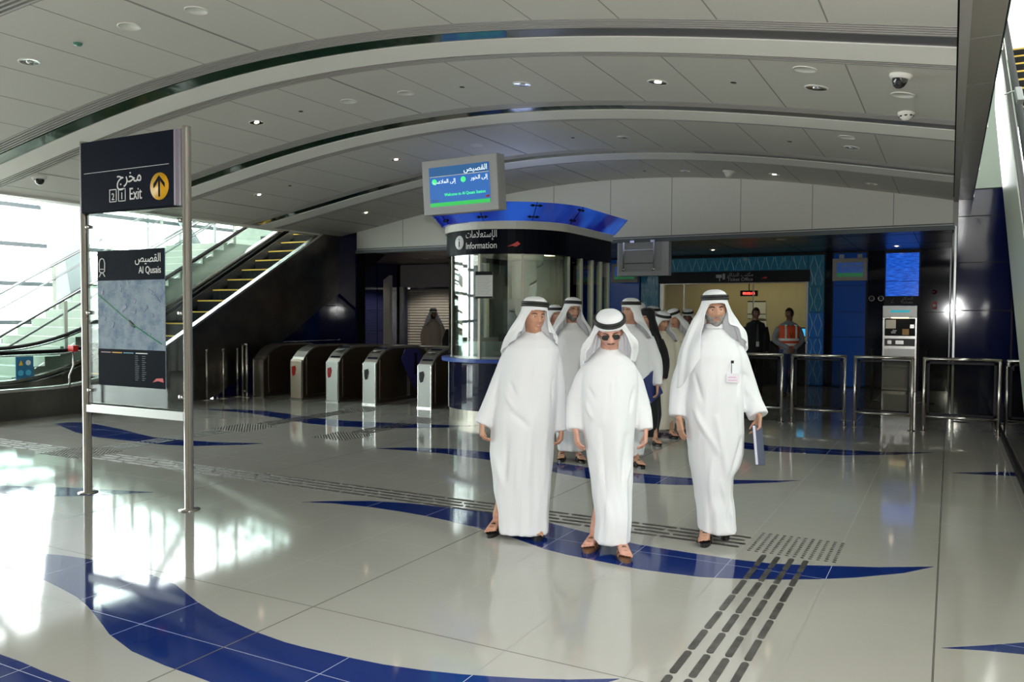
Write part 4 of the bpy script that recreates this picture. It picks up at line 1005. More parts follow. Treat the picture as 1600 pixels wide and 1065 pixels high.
# ================================================================ CEILING FITTINGS
def onceil(u, v, zz=None):
    r = ray(u, v); t = 0.002
    lo, hi = 1e-4, .05
    for _ in range(60):
        m = (lo+hi)/2; P = CAMP+r*m
        s = P.z-(arch(min(0, max(-12.4, P.x))) if zz is None else zz)
        if s > 0: hi = m
        else: lo = m
    return CAMP+r*hi
def slope(x): d = .1; return math.atan((arch(x+d)-arch(x-d))/(2*d))
def downlight(u, v, lit, label, r=.085, warm=True, zz=None):
    P = onceil(u, v, zz); t = thing('downlight', label, 'ceiling light', P, 0, 'recessed downlights'); t.rotation_euler = (0, -slope(P.x) if zz is None else 0, 0)
    b = MB(); b.lathe([(r*1.18, .002), (r*1.18, -.006), (r, -.008), (r, .002)], n=28); b.build('trim_ring', M_ceilband, t)
    b = MB(); b.lathe([(r, -.007), (r*.8, -.0045), (r*.55, -.003), (0, -.0025)], n=28, smooth=True); b.build('reflector', M_reflector, t, fix=False)
    b = MB(); b.ellipsoid((0, 0, -.006), (r*.42, r*.30, .006), n=14, k=6); b.build('lamp', M_lampglow if lit else M_lampcool, t)
downlight(46, 96, 0, 'unlit recessed downlight near the glazing side, in the nearest ceiling bay')
downlight(401, 191, 1, 'downlight above and to the side of the navy exit sign')
downlight(816, 131, 0, 'downlight in the second ceiling bay, over the hanging display', .09)
downlight(1028, 128, 1, 'warm downlight in the second ceiling bay, in line with the bearded man', .09)
downlight(1276, 137, 0, 'downlight in the second ceiling bay closest to the dome camera', .09)
downlight(405, 304, 1, 'small warm lit downlight over the ticket gates', .08)
downlight(619, 249, 1, 'downlight just beside the hanging display in the third bay', .08)
downlight(974, 214, 0, 'downlight in the third bay above the kiosk canopy end', .08)
downlight(1331, 230, 0, 'downlight in the third bay near the flat soffit', .08)
downlight(572, 332, 1, 'downlight in the deepest bay above the ticket gates', .08)
downlight(1071, 267, 0, 'unlit downlight in the deepest bay over the bearded man', .08)
downlight(1210, 272, 1, 'brightly lit warm downlight in the deepest ceiling bay', .08)
downlight(1362, 287, 0, 'downlight in the deepest bay near the soffit edge', .08)
downlight(1114, 390, 1, 'lit downlight in the low concourse ceiling before the ticket office', .08, True, 3.1)
downlight(1220, 374, 0, 'downlight in the low concourse ceiling above the suited man', .08, True, 3.1)
downlight(1401, 384, 1, 'lit downlight in the low concourse ceiling by the bright blue panels', .09, True, 3.1)
downlight(665, 404, 0, 'downlight in the low concourse ceiling before the shutter', .07, True, 3.1)
def disc(u, v, label, r=.1, m=None, name='ceiling_speaker', cat='speaker'):
    P = onceil(u, v); t = thing(name, label, cat, P, 0, 'round flush ceiling speakers'); t.rotation_euler = (0, -slope(P.x), 0)
    b = MB(); b.lathe([(r, .002), (r, -.006), (r*.9, -.008), (r*.88, -.004), (0, -.004)], n=28); b.build('grille_disc', m or M_ceilband, t)
    b = MB(); b.lathe([(r*.86, -.0055), (r*.84, -.0055)], n=28); b.build('inner_ring', M_joint, t, fix=False)
for u, v, lb in ((307, 16, 'round speaker at the top of the photo in the nearest bay'), (202, 41, 'round speaker next to the nearest unlit downlight'), (545, 158, 'round speaker above the exit sign side of the second bay'), (634, 145, 'round speaker above the hanging display in the second bay'), (1258, 108, 'round speaker beside the downlight in the second bay'), (746, 227, 'round speaker directly over the hanging display'),
                 (1324, 214, 'round speaker beside the downlight in the third bay'), (1411, 148, 'round speaker between the dome camera and the smoke detector')):
    disc(u, v, lb)
def dome(u, v, label, dark=True, r=.09):
    P = onceil(u, v); t = thing('dome_camera', label, 'camera', P); t.rotation_euler = (0, -slope(P.x), 0)
    b = MB(); b.lathe([(r*1.15, .002), (r*1.15, -.012), (r*.95, -.035), (r*.8, -.035)], n=24); b.build('collar', M_ceilband, t)
    b = MB(); b.lathe([(r*.8, -.03), (r*.74, -.06), (r*.5, -.092), (r*.2, -.105), (0, -.107)], n=24); b.build('dome', mat('dome_glass', (.01, .01, .012), .05, coat=1.) if dark else M_ceilband, t)
dome(1408, 117, 'black dome camera on the ceiling near the flat soffit', True, .075)
dome(61, 277, 'dark dome camera on the ceiling beside the exit sign and glazing', True, .085)
dome(1139, 267, 'white dome camera in the deepest ceiling bay', False, .09)
P = onceil(1416, 175); t = thing('smoke_detector', 'white smoke detector below the black dome camera', 'detector', P)
b = MB(); b.lathe([(.075, .002), (.075, -.02), (.05, -.055), (.03, -.075), (0, -.08)], n=20); b.build('body', M_ceilband, t)
b = MB()
for k in range(8): a = 2*PI*k/8; b.box(.052, .064, -.012, .012, -.045, -.03, M=Matrix.Rotation(a, 4, 'Z'))
b.build('vents', M_black, t)
for u, v, lb in ((470, 174, 'small dark sensor hole in the second bay above the exit sign'), (722, 136, 'small dark sensor in the second bay'), (1146, 129, 'small dark sensor in the second bay between two downlights'), (895, 215, 'small dark sensor in the third bay left of the downlight'), (1234, 221, 'small dark sensor in the third bay'), (1007, 267, 'small dark sensor in the deepest bay'), (453, 290, 'small dark sensor over the ticket gates')):
    P = onceil(u, v); t = thing('ceiling_sensor', lb, 'sensor', P, 0, 'ceiling sensors'); t.rotation_euler = (0, -slope(P.x), 0)
    b = MB(); b.lathe([(0, -.003), (.028, -.003), (.032, .002)], n=14); b.build('disc', M_darkslot, t, fix=False)
P = onceil(121, 68); t = thing('indicator_lamp', 'small green indicator in the nearest ceiling bay', 'ceiling light', P)
b = MB(); b.lathe([(0, -.02), (.035, -.018), (.045, .002)], n=16); b.build('lens', mat('green_lens', (.10, .28, .20), .3), t, fix=False)

P = onx(1590, 150, .55)
t = thing('wall_speaker_box', 'grey rectangular box speaker hanging beside the escalator at the upper edge', 'speaker', (.50, P.y*.55/.55, P.z)); t.rotation_euler = (R(-35), 0, R(10))
t.location = onx(1592, 148, .52)
b = MB(); b.box(-.028, .028, -.03, .03, -.10, .08); b.build('housing', mat('speaker_grey', (.25, .25, .25), .5), t, bevel=.006)
b = MB(); b.tube([(0, 0, .06), (-.03, .04, .10), (-.10, .06, .08)], .007, 6); b.build('bracket', M_steel, t)

# spots for the low concourse downlights, plus added fill to brighten the shutter
for k, (x, y, e) in enumerate(((-13.2, 18.3, 120), (-13.9, 16.4, 12), (-5.3, 17.2, 10), (-1.2, 18.0, 6))):
    light('concourse_downlight_fill', 'SPOT', (x, y, 3.07), e, (1, .90, .74), .06, target=(x, y+.25, 0), spot=120)
# ================================================================ PEOPLE
def lerp(a, b, t): return a+(b-a)*t
def interp(keys, x):
    """piecewise smooth interpolation over sorted keys [(x, v...)]"""
    if x <= keys[0][0]: return keys[0][1:]
    for a, b in zip(keys, keys[1:]):
        if x <= b[0]:
            t = (x-a[0])/(b[0]-a[0]); t = t*t*(3-2*t)*.5+t*.5
            return tuple(lerp(p, q, t) for p, q in zip(a[1:], b[1:]))
    return keys[-1][1:]
def capsule(b, p0, p1, r0, r1, n=10, flat=None):
    """closed tapered capsule"""
    p0, p1 = Vector(p0), Vector(p1); d = p1-p0; L = d.length or 1e-6; d = d/L; path = []; rs = []
    for k in range(4): a = PI/2*k/4; path.append(p0-d*r0*math.cos(a)); rs.append(max(r0*math.sin(a), .0008))
    path.append(p0); rs.append(r0); path.append(p1); rs.append(r1)
    for k in range(1, 5): a = PI/2*k/4; path.append(p1+d*r1*math.sin(a)); rs.append(max(r1*math.cos(a), .0008))
    b.tube(path, rs, n, ell=flat)
def gauss(x, s): return math.exp(-x*x/(2*s*s))
def head_point(th, ph, fat=1., grow=0., old=0.):
    """th: azimuth (0 = face, -Y), ph: polar from the crown. returns a point about the head centre"""
    sx, sy, sz = math.sin(th)*math.sin(ph), -math.cos(th)*math.sin(ph), math.cos(ph)
    x = .073*sx*fat; y = .094*sy; z = .118*sz
    if z < 0:                           # jaw narrows, chin comes forward
        k = min(1, -z/.118); x *= 1-.30*k**1.3; y *= (1-.18*k) if y < 0 else (1-.45*k)
        if y < 0: y -= .012*k*gauss(x, .03)
    if y < 0 and z > -.1: y *= 1-.06*gauss(z-.03, .05)
    f = 1 if y < 0 else 0
    if f:
        # brow ridge, sockets, nose, lips, cheeks
        y -= .006*gauss(z-.026, .008)*gauss(abs(x)-.025, .022)
        y += .013*gauss(z-.008, .010)*gauss(abs(x)-.030, .013)
        nz = max(0, min(1, (.022-z)/.052)); 
        if -.040 < z < .026:
            w = .0075+.007*nz; y -= (.008+.026*nz)*gauss(x, w)*(1 if z > -.032 else max(0, 1-(-.032-z)/.008))
        y -= .004*gauss(z+.026, .006)*gauss(abs(x)-.013, .006)
        y -= .0065*gauss(z+.056, .008)*gauss(x, .022)
        y += .004*gauss(z+.0565, .0022)*gauss(x, .020)
        y += .003*gauss(z+.072, .005)*gauss(x, .02)
        y -= .007*gauss(z+.094, .012)*gauss(x, .022)
        y -= .004*gauss(z+.018, .018)*gauss(abs(x)-.045, .014)
    p = Vector((x, y, z))
    if grow: p += Vector((sx, sy, sz)).normalized()*grow
    return p
def head_mesh(b, M, fat=1., n=64, k=56):
    P = [[M @ head_point(2*PI*j/n, PI*i/k, fat) for j in range(n)] for i in range(k+1)]
    b.grid(P, None, True, closed_v=True)
    for s in (-1, 1):                     # ears
        b.ellipsoid(M @ Vector((s*.074*fat, .012, -.004)), (.011, .019, .032), n=12, k=8, M=M.to_3x3().to_4x4())
def hand(b, wrist, d, palm_n, side, curl=.5, size=1., grip=0.):
    """wrist: point, d: direction of the hand, palm_n: direction the palm faces, side: +1 when the thumb is towards palm_n x d"""
    d = Vector(d).normalized(); n = Vector(palm_n); n = (n-d*n.dot(d)).normalized(); s = n.cross(d)*side; w = Vector(wrist)
    q = size
    # palm from overlapping capsules
    for k in range(4):
        o = (k-1.5)*.019*q
        capsule(b, w+s*o*.6+d*.01, w+d*.088*q-s*o*-1.0, .0155*q, .0125*q, 8)
    kn = []
    for k, (L, off) in enumerate(((.070, .0285), (.078, .0095), (.073, -.0095), (.058, -.0285))):
        p = w+d*(.090*q)+s*off*q; dd = d.copy(); c = curl*(1+.12*k)+grip
        for j, f in enumerate((.45, .32, .23)):
            ang = c*(.55, .75, .55)[j]
            dd = (dd*math.cos(ang)+n*math.sin(ang)).normalized(); nn = (n-dd*n.dot(dd)).normalized() if abs(n.dot(dd)) < .99 else -d
            e = p+dd*L*q*f*1.0; capsule(b, p, e, (.0088, .0080, .0072)[j]*q, (.0080, .0072, .0062)[j]*q, 8); p = e
            n_ = nn
            # keep bending about the same hinge
            n_loc = nn
            n = n  # palm normal stays the reference
        kn.append(p)
    # thumb leaves the side of the palm near its base
    t0 = w+d*.022*q+s*.020*q; t1 = t0+(d*.65+s*.62+n*.35).normalized()*.042*q; t2 = t1+(d*.85+s*.15+n*.45).normalized()*.032*q; t3 = t2+(d*.85-s*.05+n*.45).normalized()*.024*q
    capsule(b, t0, t1, .0125*q, .0105*q, 8); capsule(b, t1, t2, .0100*q, .0088*q, 8); capsule(b, t2, t3, .0088*q, .0072*q, 8)
    return kn
def foot(b, heel, yaw, side, lift=0.):
    """foot on a sole, heel at 'heel', pointing along yaw (0 = -Y)"""
    d = Vector((math.sin(yaw), -math.cos(yaw), 0)); s = Vector((math.cos(yaw), math.sin(yaw), 0)); h = Vector(heel)
    capsule(b, h+d*.03+Vector((0, 0, .030)), h+d*.05+Vector((0, 0, .085)), .032, .030, 10)
    for o in (-.02, 0, .02): capsule(b, h+d*.04+s*o*.6+Vector((0, 0, .032)), h+d*.185+s*o+Vector((0, 0, .022)), .030, .019, 10)
    for k, (o, L, r) in enumerate(((.032, .052, .0115), (.012, .046, .0085), (-.006, .041, .008), (-.021, .034, .0075), (-.035, .026, .007))):
        o *= side; p = h+d*(.190-.006*k)+s*o+Vector((0, 0, .016)); capsule(b, p, p+d*L+Vector((0, 0, -.003)), r, r*.9, 8)
def remesh(b, name, m, voxel, smooth=3, parent=None, disp=None):
    """fuse the overlapping closed pieces of b into one continuous skin"""
    me = b.mesh('tmp'); o = bpy.data.objects.new('tmp', me); COL.objects.link(o)
    q = o.modifiers.new('r', 'REMESH'); q.mode = 'VOXEL'; q.voxel_size = voxel; q.use_smooth_shade = True
    if smooth: q = o.modifiers.new('s', 'SMOOTH'); q.factor = .5; q.iterations = smooth
    bpy.context.view_layer.update()
    r = bpy.data.meshes.new_from_object(o.evaluated_get(bpy.context.evaluated_depsgraph_get()))
    bpy.data.objects.remove(o); bpy.data.meshes.remove(me)
    r.name = name; r.materials.clear(); r.materials.append(m)
    if disp:
        ns = [v.normal.copy() for v in r.vertices]
        for v, n in zip(r.vertices, ns):
            dd = disp(v.co, n)
            if dd: v.co = v.co+n*dd
    r.polygons.foreach_set('use_smooth', [True]*len(r.polygons)); r.update()
    q = bpy.data.objects.new(name, r); COL.objects.link(q)
    if parent: q.parent = parent
    return q
def cloth_mat(name, col, rough=.75, wr=.45):
    if name in MATS: return MATS[name]
    m = mat(name, col, rough, 0, .25); t = NT(m)
    t.b.inputs['Sheen Weight'].default_value = .15
    f1 = t.noise(9, 3, (1, 1, .22)); t.bump(f1, wr, .012); return m
M_kand = cloth_mat('white_cotton', (.71, .71, .73))
M_kandc = cloth_mat('cream_cotton', (.62, .57, .47))
M_kandg = cloth_mat('tan_cotton', (.42, .36, .29))
M_ghut = cloth_mat('white_headcloth', (.71, .715, .735), .8, .2)
M_abaya = cloth_mat('black_cloth', (.008, .008, .01), .7)
M_suit = cloth_mat('black_suit_cloth', (.010, .010, .013), .7, .1)
M_agal = mat('black_cord', (.008, .008, .009), .6); noisy(M_agal, (.004, .004, .004), (.02, .02, .02), 120)
M_hairb = mat('black_hair', (.012, .009, .008), .6); M_hairg = mat('grey_beard', (.36, .34, .33), .8)
noisy(M_hairg, (.13, .115, .11), (.36, .34, .33), 60, bump=.3)
M_hairm = mat('dark_grey_beard', (.10, .085, .08), .8); noisy(M_hairm, (.05, .04, .035), (.24, .21, .2), 70, bump=.3)
M_stub = mat('stubble', (.20, .12, .09), .75); 
def skin(name, c):
    m = mat(name, c, .5, 0, .4); m.node_tree.nodes['Principled BSDF'].inputs['Subsurface Weight'].default_value = .08
    m.node_tree.nodes['Principled BSDF'].inputs['Subsurface Radius'].default_value = (.01, .004, .002)
    t = NT(m); f = t.noise(22, 3); k = tuple(v*.88 for v in c); t.l(t.ramp(f, [(.35, k), (.65, c)]), t.b.inputs['Base Color']); return m
SK1 = skin('skin_tan', (.56, .29, .19)); SK2 = skin('skin_ruddy', (.62, .32, .24)); SK3 = skin('skin_olive', (.50, .27, .18)); SK4 = skin('skin_brown', (.24, .12, .075)); SK5 = skin('skin_light_brown', (.40, .22, .15))
M_lip = mat('lips', (.45, .16, .13), .45); M_eyew = mat('eye_white', (.62, .60, .57), .25); M_iris = mat('eye_dark', (.02, .012, .008), .15)
M_bl = mat('sandal_black', (.012, .011, .011), .4); M_br = mat('sandal_brown', (.16, .075, .035), .45)
M_lens = mat('sunglass_lens', (.006, .006, .007), .06, coat=1.)

class Man:
    """a figure built in its own frame: x to the picture's right, -y towards the camera"""
    def __init__(s, label, P, u0, S, rz=R(28.33)):
        s.S = S; s.u0 = u0; s.P = Vector(P)
        s.root = thing('person', label, 'person', (P[0], P[1], 0), rz)
        d = (Vector((P[0], P[1], 0))-Vector((0, 0, 0))).dot(FW.normalized()); s.scale = 1270.5/((Vector((P[0], P[1], 1.0))-CAMP).dot(FW))
        s.k = {}
    def X(s, u):   # pixel column -> local x (figure plane)
        return (u-s.u0)/s.scale
    def Z(s, v):
        q = (s.Pg_v()-v)/s.scale; return q
    def Pg_v(s):
        p = Vector((s.P[0], s.P[1], 0))-CAMP; return 532.5-1270.5*p.dot(UP)/p.dot(FW)
def place(label, depth_y, u, rz=None):
    """stand a figure so that it shows at pixel column u in the plane y = depth_y"""
    p = ony(u, 700, depth_y); p2 = onz(u, 700); 
    # intersect the vertical plane through column u with y = depth_y
    x = ony(u, 600, depth_y).x
    return Man(label, (x, depth_y, 0), u, None, R(28.33) if rz is None else rz)

def face(m, HM, fat, brow=M_hairb, mous=None, beard=None, glasses=None, sun=False, lipw=.021, look=0., mouth_open=0., beard_low=False, browt=.0032, detail=True):
    t = m.root; I = HM
    def fp(x, z, out=.0):
        # surface point of the face at x, z
        best = None
        ph = math.acos(max(-1, min(1, z/.118))); th = math.asin(max(-.99, min(.99, x/(.073*fat*max(.2, math.sin(ph))))))
        p = head_point(th, ph, fat); p.y -= out; return p
    for s in (-1, 1):
        if not sun:
            q = MB(); c = fp(s*.030, .006); q.ellipsoid(I @ (c+Vector((0, .0048, 0))), (.0128, .0085, .0066), n=14, k=8, M=I.to_3x3().to_4x4()); e = q.build('eye', M_eyew, t)
            q = MB(); q.ellipsoid(I @ (c+Vector((look*.004, -.0024, -.0004))), (.0056, .0026, .0056), n=12, k=6, M=I.to_3x3().to_4x4()); q.build('iris', M_iris, e)
            q = MB(); q.tube([I @ (fp(s*(.030+dx), .0115-abs(dx)*.16)+Vector((0, .0005, 0))) for dx in (-.014, -.007, 0, .007, .014)], .0019, 6); q.build('eyelid', brow, e)
        q = MB(); q.tube([I @ (fp(s*(.032+dx), .026+dz)+Vector((0, .001, 0))) for dx, dz in ((-.018, -.003), (-.008, .001), (.002, .003), (.012, .001), (.020, -.005))], [browt*.8, browt*1.2, browt*1.15, browt, browt*.5], 6); q.build('eyebrow', brow, t)
    q = MB(); zc = -.0555
    for dz, r in ((.0032+mouth_open, .0030), (-.0036-mouth_open, .0038)):
        q.tube([I @ (fp(x, zc+dz*(1-abs(x)/.035))+Vector((0, .0012, 0))) for x in (-lipw, -.012, -.005, 0, .005, .012, lipw)], [.0008, r*.8, r, r*.85, r, r*.8, .0008], 6)
    q.build('lips', M_lip, t)
    if mouth_open:
        q = MB(); q.ellipsoid(I @ (fp(0, zc)+Vector((0, .001, 0))), (.012, .003, mouth_open*1.1), n=12, k=6, M=I.to_3x3().to_4x4()); q.build('teeth', M_eyew, t)
    if mous:
        q = MB()
        q.tube([I @ (fp(x, -.0445-abs(x)*.22)+Vector((0, .0005, 0))) for x in (-.030, -.022, -.012, -.004, 0, .004, .012, .022, .030)], [.002, .0042, .0055, .0052, .0045, .0052, .0055, .0042, .002], 8, ell=(1., .7)); q.build('moustache', mous, t)
    if beard:
        n, k = 96, 84; q = MB()
        def st(v): v = max(0, min(1, v+.5)); return v*v*(3-2*v)
        def bm_(th, ph):
            p = head_point(th, ph, fat); az = abs((th+PI) % (2*PI)-PI)
            zl = -.046+.042*max(0, min(1, (az-.72)/.55))
            return st((zl-p.z)/.010)*st(max((abs(p.x)-.026)/.007, (-.075-p.z)/.006))*st((1.72-az)/.12)
        Mk = [[bm_(2*PI*j/n, PI*i/k) for j in range(n)] for i in range(k+1)]
        P = [[I @ head_point(2*PI*j/n, PI*i/k, fat, -.003+.0095*Mk[i][j]) for j in range(n)] for i in range(k+1)]
        Q = [[I @ head_point(2*PI*j/n, PI*i/k, fat, -.006) for j in range(n)] for i in range(k+1)]
        vs = [p for r in P for p in r]+[p for r in Q for p in r]; N = (k+1)*n; fs = []
        ok = [[max(Mk[i][j], Mk[i+1][j], Mk[i][(j+1) % n], Mk[i+1][(j+1) % n]) > .02 for j in range(n)] for i in range(k)]
        for i in range(k):
            for j in range(n):
                if ok[i][j]:
                    a, b_, c, d = i*n+j, i*n+(j+1) % n, (i+1)*n+(j+1) % n, (i+1)*n+j
                    fs += [(a, b_, c, d), (N+d, N+c, N+b_, N+a)]
                    if i == 0 or not ok[i-1][j]: fs.append((a, N+a, N+b_, b_))
                    if i == k-1 or not ok[i+1][j]: fs.append((d, c, N+c, N+d))
                    if not ok[i][j-1]: fs.append((a, d, N+d, N+a))
                    if not ok[i][(j+1) % n]: fs.append((b_, N+b_, N+c, c))
        used = sorted({i for f in fs for i in f}); mp = {v: i for i, v in enumerate(used)}
        q.add([vs[i] for i in used], [tuple(mp[i] for i in f) for f in fs], None, True); q.build('beard', beard, t, fix=False)
    if sun or glasses:
        fr = MB(); 
        for s in (-1, 1):
            c = fp(s*.032, .004); c.y = min(c.y, -.086)-.006
            w, h = (.027, .0185) if sun else (.023, .014)
            out = [I @ (c+Vector((w*math.copysign(abs(math.cos(a))**.7, math.cos(a)), abs(math.cos(a))*.003 if s*math.cos(a) > 0 else 0, h*math.copysign(abs(math.sin(a))**.7, math.sin(a))-.001))) for a in [2*PI*i/20 for i in range(20)]]
            fr.tube(out, .0016 if sun else .0013, 5, closed=True)
            if sun: fr.add(out+[I @ c], [(i, (i+1) % 20, 20) for i in range(20)], None, True)
            e = I @ Vector((s*.078*fat, .0, .008)); fr.tube([I @ (c+Vector((s*w, .004, .006))), I @ Vector((s*.077*fat, -.045, .009)), e], .0018, 5)
        c = fp(0, .01); fr.tube([I @ Vector((-.010, -.094, .008)), I @ Vector((0, -.097, .010)), I @ Vector((.010, -.094, .008))], .0016, 5)
        fr.build('sunglasses' if sun else 'glasses', M_lens if sun else M_black, t, fix=False)

def ghutra(m, HM, fat, ends, open_=(58, 58), drop=.0, jaw=1.0, fold=.010, seed=0, mt=None, agal=True, tilt=0., zband=.098, agr=1., swell=0.):
    """headcloth over the skull; ends: [(azimuth deg from face, x, y, z)] of the lower hem in figure coordinates"""
    I = HM; rr = random.Random(seed); ph0 = rr.random()*6
    n = 72; ths = [2*PI*j/n for j in range(n+1)]
    A, B = .085*fat, .106
    cap = []
    for i in range(9):                                    # crown
        a = PI/2*i/8; z = zband+(.150-zband)*math.cos(a); r = math.sin(a)
        r = r**.75*.985
        cap.append([I @ Vector((A*r*math.sin(t), -B*r*math.cos(t)+.002, z+.0015*math.sin(5*t+ph0)*r)) for t in ths])
    b0 = MB()
    mid = [I @ Vector((A*1.0*math.sin(t), -B*1.0*math.cos(t)+.002, zband-.022)) for t in ths]
    brow = [I @ Vector((A*1.02*math.sin(t), -B*1.0*math.cos(t)+.002, zband-.026-(.026 if abs((t+PI) % (2*PI)-PI) > .5 else .020))) for t in ths]
    rows = cap+[mid, brow]
    b0.grid(rows, None, True)
    # falling cloth
    a0, a1 = R(open_[0]), 2*PI-R(open_[1]); K = 84; cols = []
    E = sorted(ends)
    for j in range(K+1):
        t = lerp(a0, a1, j/K); tc = t
        # upper anchor follows the brow line
        t2 = t if True else t
        ta = t
        # at the face edges the cloth hangs from a narrower angle on the brow
        edge = min(1, (t-a0)/.5, (a1-t)/.5); sh = (1-edge)*R(20); ta = t-sh if t < PI else t+sh
        p1 = Vector((A*1.0*math.sin(ta), -B*math.cos(ta)+.002, zband-.024)); s2 = math.sin(t)**6*jaw
        p2 = Vector((A*(1.14+.26*s2)*math.sin(t), -B*.92*math.cos(t)+.010, -.010)); p3 = Vector((A*(1.26+.74*s2)*math.sin(t), -B*.90*math.cos(t)+.022, -.095))
        e = Vector(interp(E, math.degrees(t)))
        q = [I @ Vector((p1.x, p1.y, p1.z+.03)), I @ p1, I @ p2, I @ p3, None, e]
        q[4] = q[3].lerp(e, .5)+Vector((0, 0, .010+swell))+(Vector((e.x, e.y, 0))).normalized()*(.010+swell)
        path = []
        M_ = 7
        for i in range(len(q)-1):
            P0, P1, P2, P3 = q[max(0, i-1)], q[i], q[i+1], q[min(len(q)-1, i+2)]
            if i == 0: continue
            for s in range(M_):
                u = s/M_
                path.append(.5*((2*P1)+(P2-P0)*u+(2*P0-5*P1+4*P2-P3)*u*u+(3*P1-P0-3*P2+P3)*u**3))
        path.append(e); L = len(path)
        for i, p in enumerate(path):
            f = (i/L)**1.1
            w = math.sin(13*t+ph0+2.0*f)+.6*math.sin(23*t+1.3+ph0)+.35*math.sin(37*t+ph0*2)
            nrm = Vector((math.sin(t), -math.cos(t), 0))
            path[i] = p+nrm*(fold*w*min(1, f*1.6)+.006*f)
        cols.append(path)
    b0.grid(cols, None, True)
    g = b0.build('headcloth', mt or M_ghut, m.root, weld=.0004)
    so = g.modifiers.new('cloth', 'SOLIDIFY'); so.thickness = .0045; so.offset = 1
    ss = g.modifiers.new('soft', 'SUBSURF'); ss.levels = 1; ss.render_levels = 1
    if agal:
        for k in range(2):
            q = MB(); zz = zband+.006-k*.0175
            q.tube([I @ Vector(((A*1.06)*agr*math.sin(2*PI*i/40), -(B*1.05)*agr*math.cos(2*PI*i/40)+.002, zz+tilt*math.cos(2*PI*i/40))) for i in range(40)], .0105, 8, closed=True)
            q.build('head_cord', M_agal, m.root)
    return g
def robe(m, rows, arms, voxel=.0105, mt=None, creases=(), amp=.006, seed=1, collar=None, name='robe', extra=None, hemdepth=None):
    """rows: (z, xl, xr, front, back) ; arms: list of [(point, radius a, radius b), ...]"""
    b = MB(); rows = sorted(rows); ph = random.Random(seed).random()*6; n = 56
    z0, z1 = rows[0][0], rows[-1][0]; P = []; K = 70
    for i in range(K+1):
        z = lerp(z0, z1, i/K); xl, xr, f, bk = interp(rows, z); c = (xl+xr)/2; w = (xr-xl)/2; cy = (bk-f)/2; d = (f+bk)/2
        low = max(0, (1.0-z)/1.0); ring = []
        for j in range(n):
            t = 2*PI*j/n; ct, st = math.cos(t), math.sin(t); e = .88
            x = w*math.copysign(abs(st)**e, st); y = -d*math.copysign(abs(ct)**e, ct)
            rf = 1+(.05*math.sin(7*t+ph+z*1.6)+.035*math.sin(12*t+2*ph-z*2.2))*low
            ring.append((c+x*rf if abs(st) < .9 else c+x, cy+y*rf, z))
        P.append(ring)
    b.grid(P, None, True, closed_v=True); b.add(P[0], [tuple(range(n))]); b.add(P[-1], [tuple(range(n))[::-1]])
    for arm in arms:
        pts = [Vector(a[0]) for a in arm]; ra = [a[1] for a in arm]; path = []; rs = []
        for i in range(len(pts)-1):
            for s in range(6):
                u = s/6; P0, P1, P2, P3 = pts[max(0, i-1)], pts[i], pts[i+1], pts[min(len(pts)-1, i+2)]
                path.append(.5*((2*P1)+(P2-P0)*u+(2*P0-5*P1+4*P2-P3)*u*u+(3*P1-P0-3*P2+P3)*u**3)); rs.append(lerp(ra[i], ra[i+1], u))
        path.append(pts[-1]); rs.append(ra[-1])
        b.tube(path, rs, 18)
    if extra: extra(b)
    cr = [(Vector(a), Vector(c), w, h) for a, c, w, h in creases]
    def disp(co, nr):
        low = max(0., min(1., (1.35-co.z)))
        v = Vector((co.x*9, co.y*9, co.z*1.4+seed*7.3)); d = noise.noise(v)*amp*(.5+1.2*low)+(.5-abs(noise.noise(Vector((co.x*11+3, co.y*11, co.z*2.2+seed))))*2)*amp*.7*(.4+low)
        v2 = Vector((co.x*20, co.y*20, co.z*6+seed)); d += noise.noise(v2)*amp*.35
        for a, c, w, h in cr:
            ab = c-a; t = max(0, min(1, (co-a).dot(ab)/ab.length_squared)); q = (co-(a+ab*t)).length
            if q < w*4: d += 1.6*h*gauss(q, w)*math.sin(PI*min(1, .15+t*.85))
        return d
    g = remesh(b, name, mt or M_kand, voxel, 3, m.root, disp)
    if collar:
        c, r, z, hh = collar; q = MB()
        q.lathe([(r+.004, 0), (r+.002, hh), (r-.004, hh+.003), (r-.008, hh), (r-.008, -.01)], c, 32, sx=1., sy=1.08); q.build('collar', mt or M_kand, g)
    return g
def sandal(m, heel, yaw, mt, name='sandal'):
    d = Vector((math.sin(yaw), -math.cos(yaw), 0)); s = Vector((math.cos(yaw), math.sin(yaw), 0)); h = Vector(heel); b = MB(); out = []
    for i in range(28):
        a = 2*PI*i/28; L = .118+.0*math.cos(a); x = math.cos(a); w = .044+.008*max(0, x); out.append(h+d*(.118+.142*x)+s*(w*math.sin(a)))
    n = 28; v = [(p.x, p.y, h.z-.022) for p in out]+[(p.x, p.y, h.z+.004) for p in out]
    b.add(v, [tuple(range(n)), tuple(range(n, 2*n))]+[(i, (i+1) % n, n+(i+1) % n, n+i) for i in range(n)]); so = b.build('sole', mt)
    so.name = name; so.parent = m.root
    for f, hh in ((.125, .055), (.175, .043)):
        q = MB(); P = []
        for k in range(13):
            a = PI*k/12; c = h+d*f; P.append([(c+s*(math.cos(a)*.052)+d*e+Vector((0, 0, math.sin(a)*(hh+.008)-.004))) for e in (-.018, .018)])
        q.grid(P); st = q.build('strap', mt, so, fix=False); sd = st.modifiers.new('t', 'SOLIDIFY'); sd.thickness = .005; sd.offset = 1
    return so
